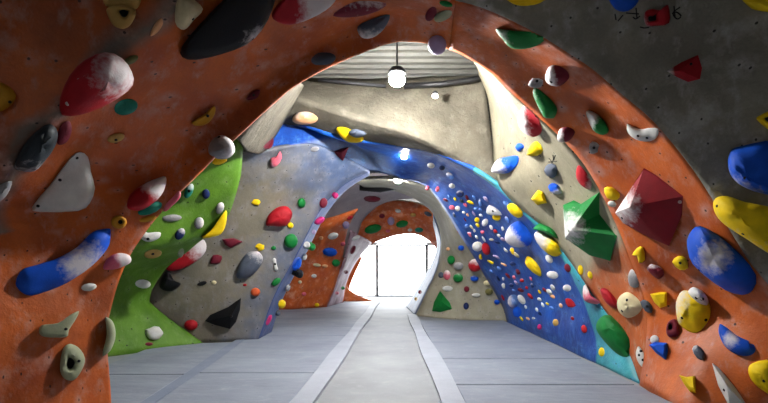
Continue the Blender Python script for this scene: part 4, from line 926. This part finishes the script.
# labels: the written ones, and for the little holds what they sit next to
ANCH = [q for q in HOLDS if q['key']]
used = {q['label'] for q in HOLDS if q['label']}
def rel(dx, dy):
    a = math.degrees(math.atan2(-dy, dx)) % 360
    return ['right of', 'up right of', 'above', 'up left of', 'left of', 'down left of', 'below', 'down right of'][int((a + 22.5) // 45) % 8]
for q in HOLDS:
    o = q['o']; lab = q['label']
    if not lab:
        cn = CNAME.get(q['col'], q['col']); near = sorted((math.hypot(q['c'][0] - a['c'][0], q['c'][1] - a['c'][1]), i) for i, a in enumerate(ANCH) if a['wall'] == q['wall'])
        size = 'tiny' if q['r'] < 2.2 else 'small'
        opts = []
        for d, i in near[:6]:
            a = ANCH[i]; r = rel(q['c'][0] - a['c'][0], q['c'][1] - a['c'][1])
            opts.append(f"{size} {cn} hold on the {WORDS[q['wall']]} {r} the {a['key']}")
        for w in ('just', 'well', 'far'):
            for d, i in near[:3]:
                a = ANCH[i]; r = rel(q['c'][0] - a['c'][0], q['c'][1] - a['c'][1]); opts.append(f"{size} {cn} hold {w} {r} the {a['key']}, {WORDS[q['wall']]}")
        lab = next((x for x in opts if x not in used), opts[0]); used.add(lab)
    tag(o, lab, q['cat'], q['group'] or {'wall_left_front': 'holds on the left orange wall', 'wall_right_front': 'holds on the right orange wall', 'wall_right_side': 'holds on the grey wall', 'wall_left_middle': 'holds on the green wall', 'wall_left_arch': 'holds on the grey panel', 'wall_right_arch': 'holds on the blue wall', 'wall_right_middle': 'holds on the cream wall', 'wall_rear_right': 'holds on the sandy grey arch'}.get(q['wall'], 'small holds on the far walls'))

# ------------------------------------------------------------------ handwriting on the walls
def marks(strokes, wallk, label, r=0.006):
    bm = bmesh.new(); 
    for st in strokes:
        pts = []
        for x, y in spline([list(p) for p in st], 4):
            p, n, _, d = WALLS[wallk].ray_cast(CAM, ray(x, y).normalized())
            if p is None: continue
            if n.dot(CAM - p) < 0: n = -n
            pts.append(p + n * 0.002)
        if len(pts) > 1: add_tube(bm, pts, r, 5)
    tag(from_bm('marker_writing', bm, M_MARK), label, 'handwriting')
marks([[(615, 14), (616, 20)], [(618, 21), (623, 15)], [(626, 13), (639, 14)], [(636, 8), (637, 19)], [(633, 17), (636, 19), (640, 16)]], RS, 'black handwritten strokes on the grey wall left of the red pocket block')
marks([[(680, 7), (673, 13), (677, 19), (681, 16), (676, 12), (672, 14)], [(674, 6), (675, 18)]], RS, 'black handwritten figure on the grey wall right of the red pocket block')
marks([[(640, 27), (644, 28), (649, 27.5)]], RS, 'short black dash on the grey wall under the red pocket block')
marks([[(549, 158), (553, 163)], [(556, 155), (551, 164)], [(548, 162), (557, 161)], [(553, 155), (554, 160)]], CW, 'black scribble on the cream wall above the slate knob', 0.005)

# ------------------------------------------------------------------ lamps
LAMP1, LAMP2, HALL_FILL, SKY = 1650, 420, 15, 26.0
def lamp(px, py, Y, rad, power, label, top=HZ, col=(1.0, 0.98, 0.95)):
    P = at(px, py, Y); t = thing('ceiling_lamp', P, label, 'lamp', 'floodlights under the ceiling')
    bm = bmesh.new(); bmesh.ops.create_uvsphere(bm, u_segments=20, v_segments=12, radius=rad)
    for v in bm.verts: v.co.z *= 0.8
    from_bm('bulb', bm, emit_mat('lamp_glow', col, power / (4 * math.pi ** 2 * rad * rad)), t)
    bm = bmesh.new()
    add_tube(bm, [Vector((0, 0, 0.75 * rad)), Vector((0, 0, 1.1 * rad)), Vector((0, 0, 1.5 * rad)), Vector((0, 0, 1.7 * rad))], [rad * 1.15, rad * 1.1, rad * 0.8, rad * 0.3], 20)
    from_bm('housing', bm, M_DARK, t)
    bm = bmesh.new(); add_tube(bm, [Vector((0, 0, 1.6 * rad)), Vector((0, 0, max(top - P.z, 1.9 * rad)))], 0.012, 8)
    from_bm('rod', bm, M_DARK, t)
    return t
lamp(397, 80, 7.05, 0.115, LAMP1, 'large bright white floodlight hanging in the front arch opening')
lamp(435, 96, 8.5, 0.05, 12, 'small round lamp right of the large floodlight, against the concrete beam', top=0)
lamp(404, 157, 9.6, 0.06, 60, 'bright lamp set against the blue vault above the rear lamp', top=3.9)
lamp(398, 180, 10.9, 0.09, LAMP2, 'rear floodlight under the dark ceiling beyond the blue vault', top=4.4)
lamp(385, 153, 14.0, 0.1, 420, 'unseen floodlight added to brighten the rear bay, behind the blue vault')  # out of sight, added to brighten the rear bay
lamp(405, 195, 21.5, 0.1, 450, 'unseen floodlight added near the exit, behind the far orange arch')  # second added lamp, out of sight, lifts the far end
def hall_fill_lamp(x, y, power, label):  # unseen fill panels behind the camera, added to brighten the front walls
    t = thing('hall_fill_lamp', (x, y, HZ - 0.35), label, 'lamp', 'unseen fill panels added behind the camera')
    bm = bmesh.new(); add_box(bm, (-0.7, -0.25, 0), (0.7, 0.25, 0.12), 0.02); from_bm('housing', bm, M_DARK, t, smooth=False)
    bm = bmesh.new(); add_box(bm, (-0.66, -0.21, -0.02), (0.66, 0.21, 0.0)); from_bm('diffuser', bm, emit_mat('fill_panel_glow', (0.92, 0.95, 1.0), power), t, smooth=False)
    bm = bmesh.new()
    for sx in (-0.5, 0.5): add_tube(bm, [Vector((sx, 0, 0.12)), Vector((sx, 0, 0.35))], 0.01, 6)
    from_bm('hanger', bm, M_DARK, t)
hall_fill_lamp(-4.6, -2.0, HALL_FILL * 2.6, 'unseen fill panel added behind the camera for the left orange wall')
hall_fill_lamp(2.0, -2.0, HALL_FILL * 1.8, 'unseen fill panel added behind the camera for the right grey wall')
# conduits along the beam
def pipe(pts, r, label, m=None):
    bm = bmesh.new(); add_tube(bm, pts, r, 10); tag(from_bm('conduit_pipe', bm, m or M_DARK), label, 'pipe')
pipe([at(318, 80, 8.9), at(350, 83, 8.9), at(386, 86, 8.9)], 0.03, 'thin grey conduit left of the large floodlight under the ceiling', M_FRAME)
pipe([at(404, 86, 8.9), at(440, 84, 8.8), at(470, 80, 8.75), at(486, 77, 8.7)], 0.05, 'dark conduit right of the large floodlight under the ceiling')
# small reflective panel and dark duct in the rear ceiling
bm = bmesh.new(); a, b = at(366, 166, 13.0), at(386, 173, 13.0); add_box(bm, (a.x, 13.0, b.z), (b.x, 13.06, a.z), 0.01)
tag(from_bm('ceiling_panel', bm, plain_mat('white_panel', (215, 225, 240), 0.5), smooth=False), 'small white panel under the rear ceiling left of the rear floodlight', 'panel')
bm = bmesh.new(); a, b = at(364, 183, 13.6), at(396, 191, 13.6); add_tube(bm, [at(360, 186, 13.6), at(380, 188, 13.6), at(402, 184, 13.6)], 0.13, 14)
tag(from_bm('air_duct', bm, M_DARK), 'dark round duct under the rear ceiling beside the rear floodlight', 'duct')

# ------------------------------------------------------------------ daylight, camera, output
w = bpy.data.worlds.new('sky'); scene.world = w; w.use_nodes = True
bg = w.node_tree.nodes['Background']; bg.inputs[0].default_value = (0.93, 0.97, 1.0, 1); bg.inputs[1].default_value = SKY
pl = bpy.data.lights.new('sky_portal', 'AREA'); pl.shape = 'RECTANGLE'; pl.size = OX1 - OX0; pl.size_y = OZ; pl.cycles.is_portal = True
po = bpy.data.objects.new('sky_portal', pl); COL.objects.link(po); po.location = ((OX0 + OX1) / 2, Y1 + 0.25, OZ / 2); po.rotation_euler = (math.radians(-90), 0, 0)
cam = bpy.data.cameras.new('camera'); cam.lens = F / 768 * 36; cam.sensor_width = 36
cam.shift_x = -(CX - 384) / 768; cam.shift_y = (CY - 201.5) / 768; cam.clip_start = 0.05
co = bpy.data.objects.new('camera', cam); COL.objects.link(co); co.location = CAM; co.rotation_euler = (math.radians(90), 0, 0)
scene.camera = co
vs = scene.view_settings; vs.view_transform = 'Standard'; vs.look = 'None'; vs.gamma = 1; vs.use_curve_mapping = False; vs.exposure = -0.5
scene.cycles.use_denoising = True
scene.cycles.max_bounces = 8; scene.cycles.diffuse_bounces = 5
scene.cycles.sample_clamp_indirect = 6
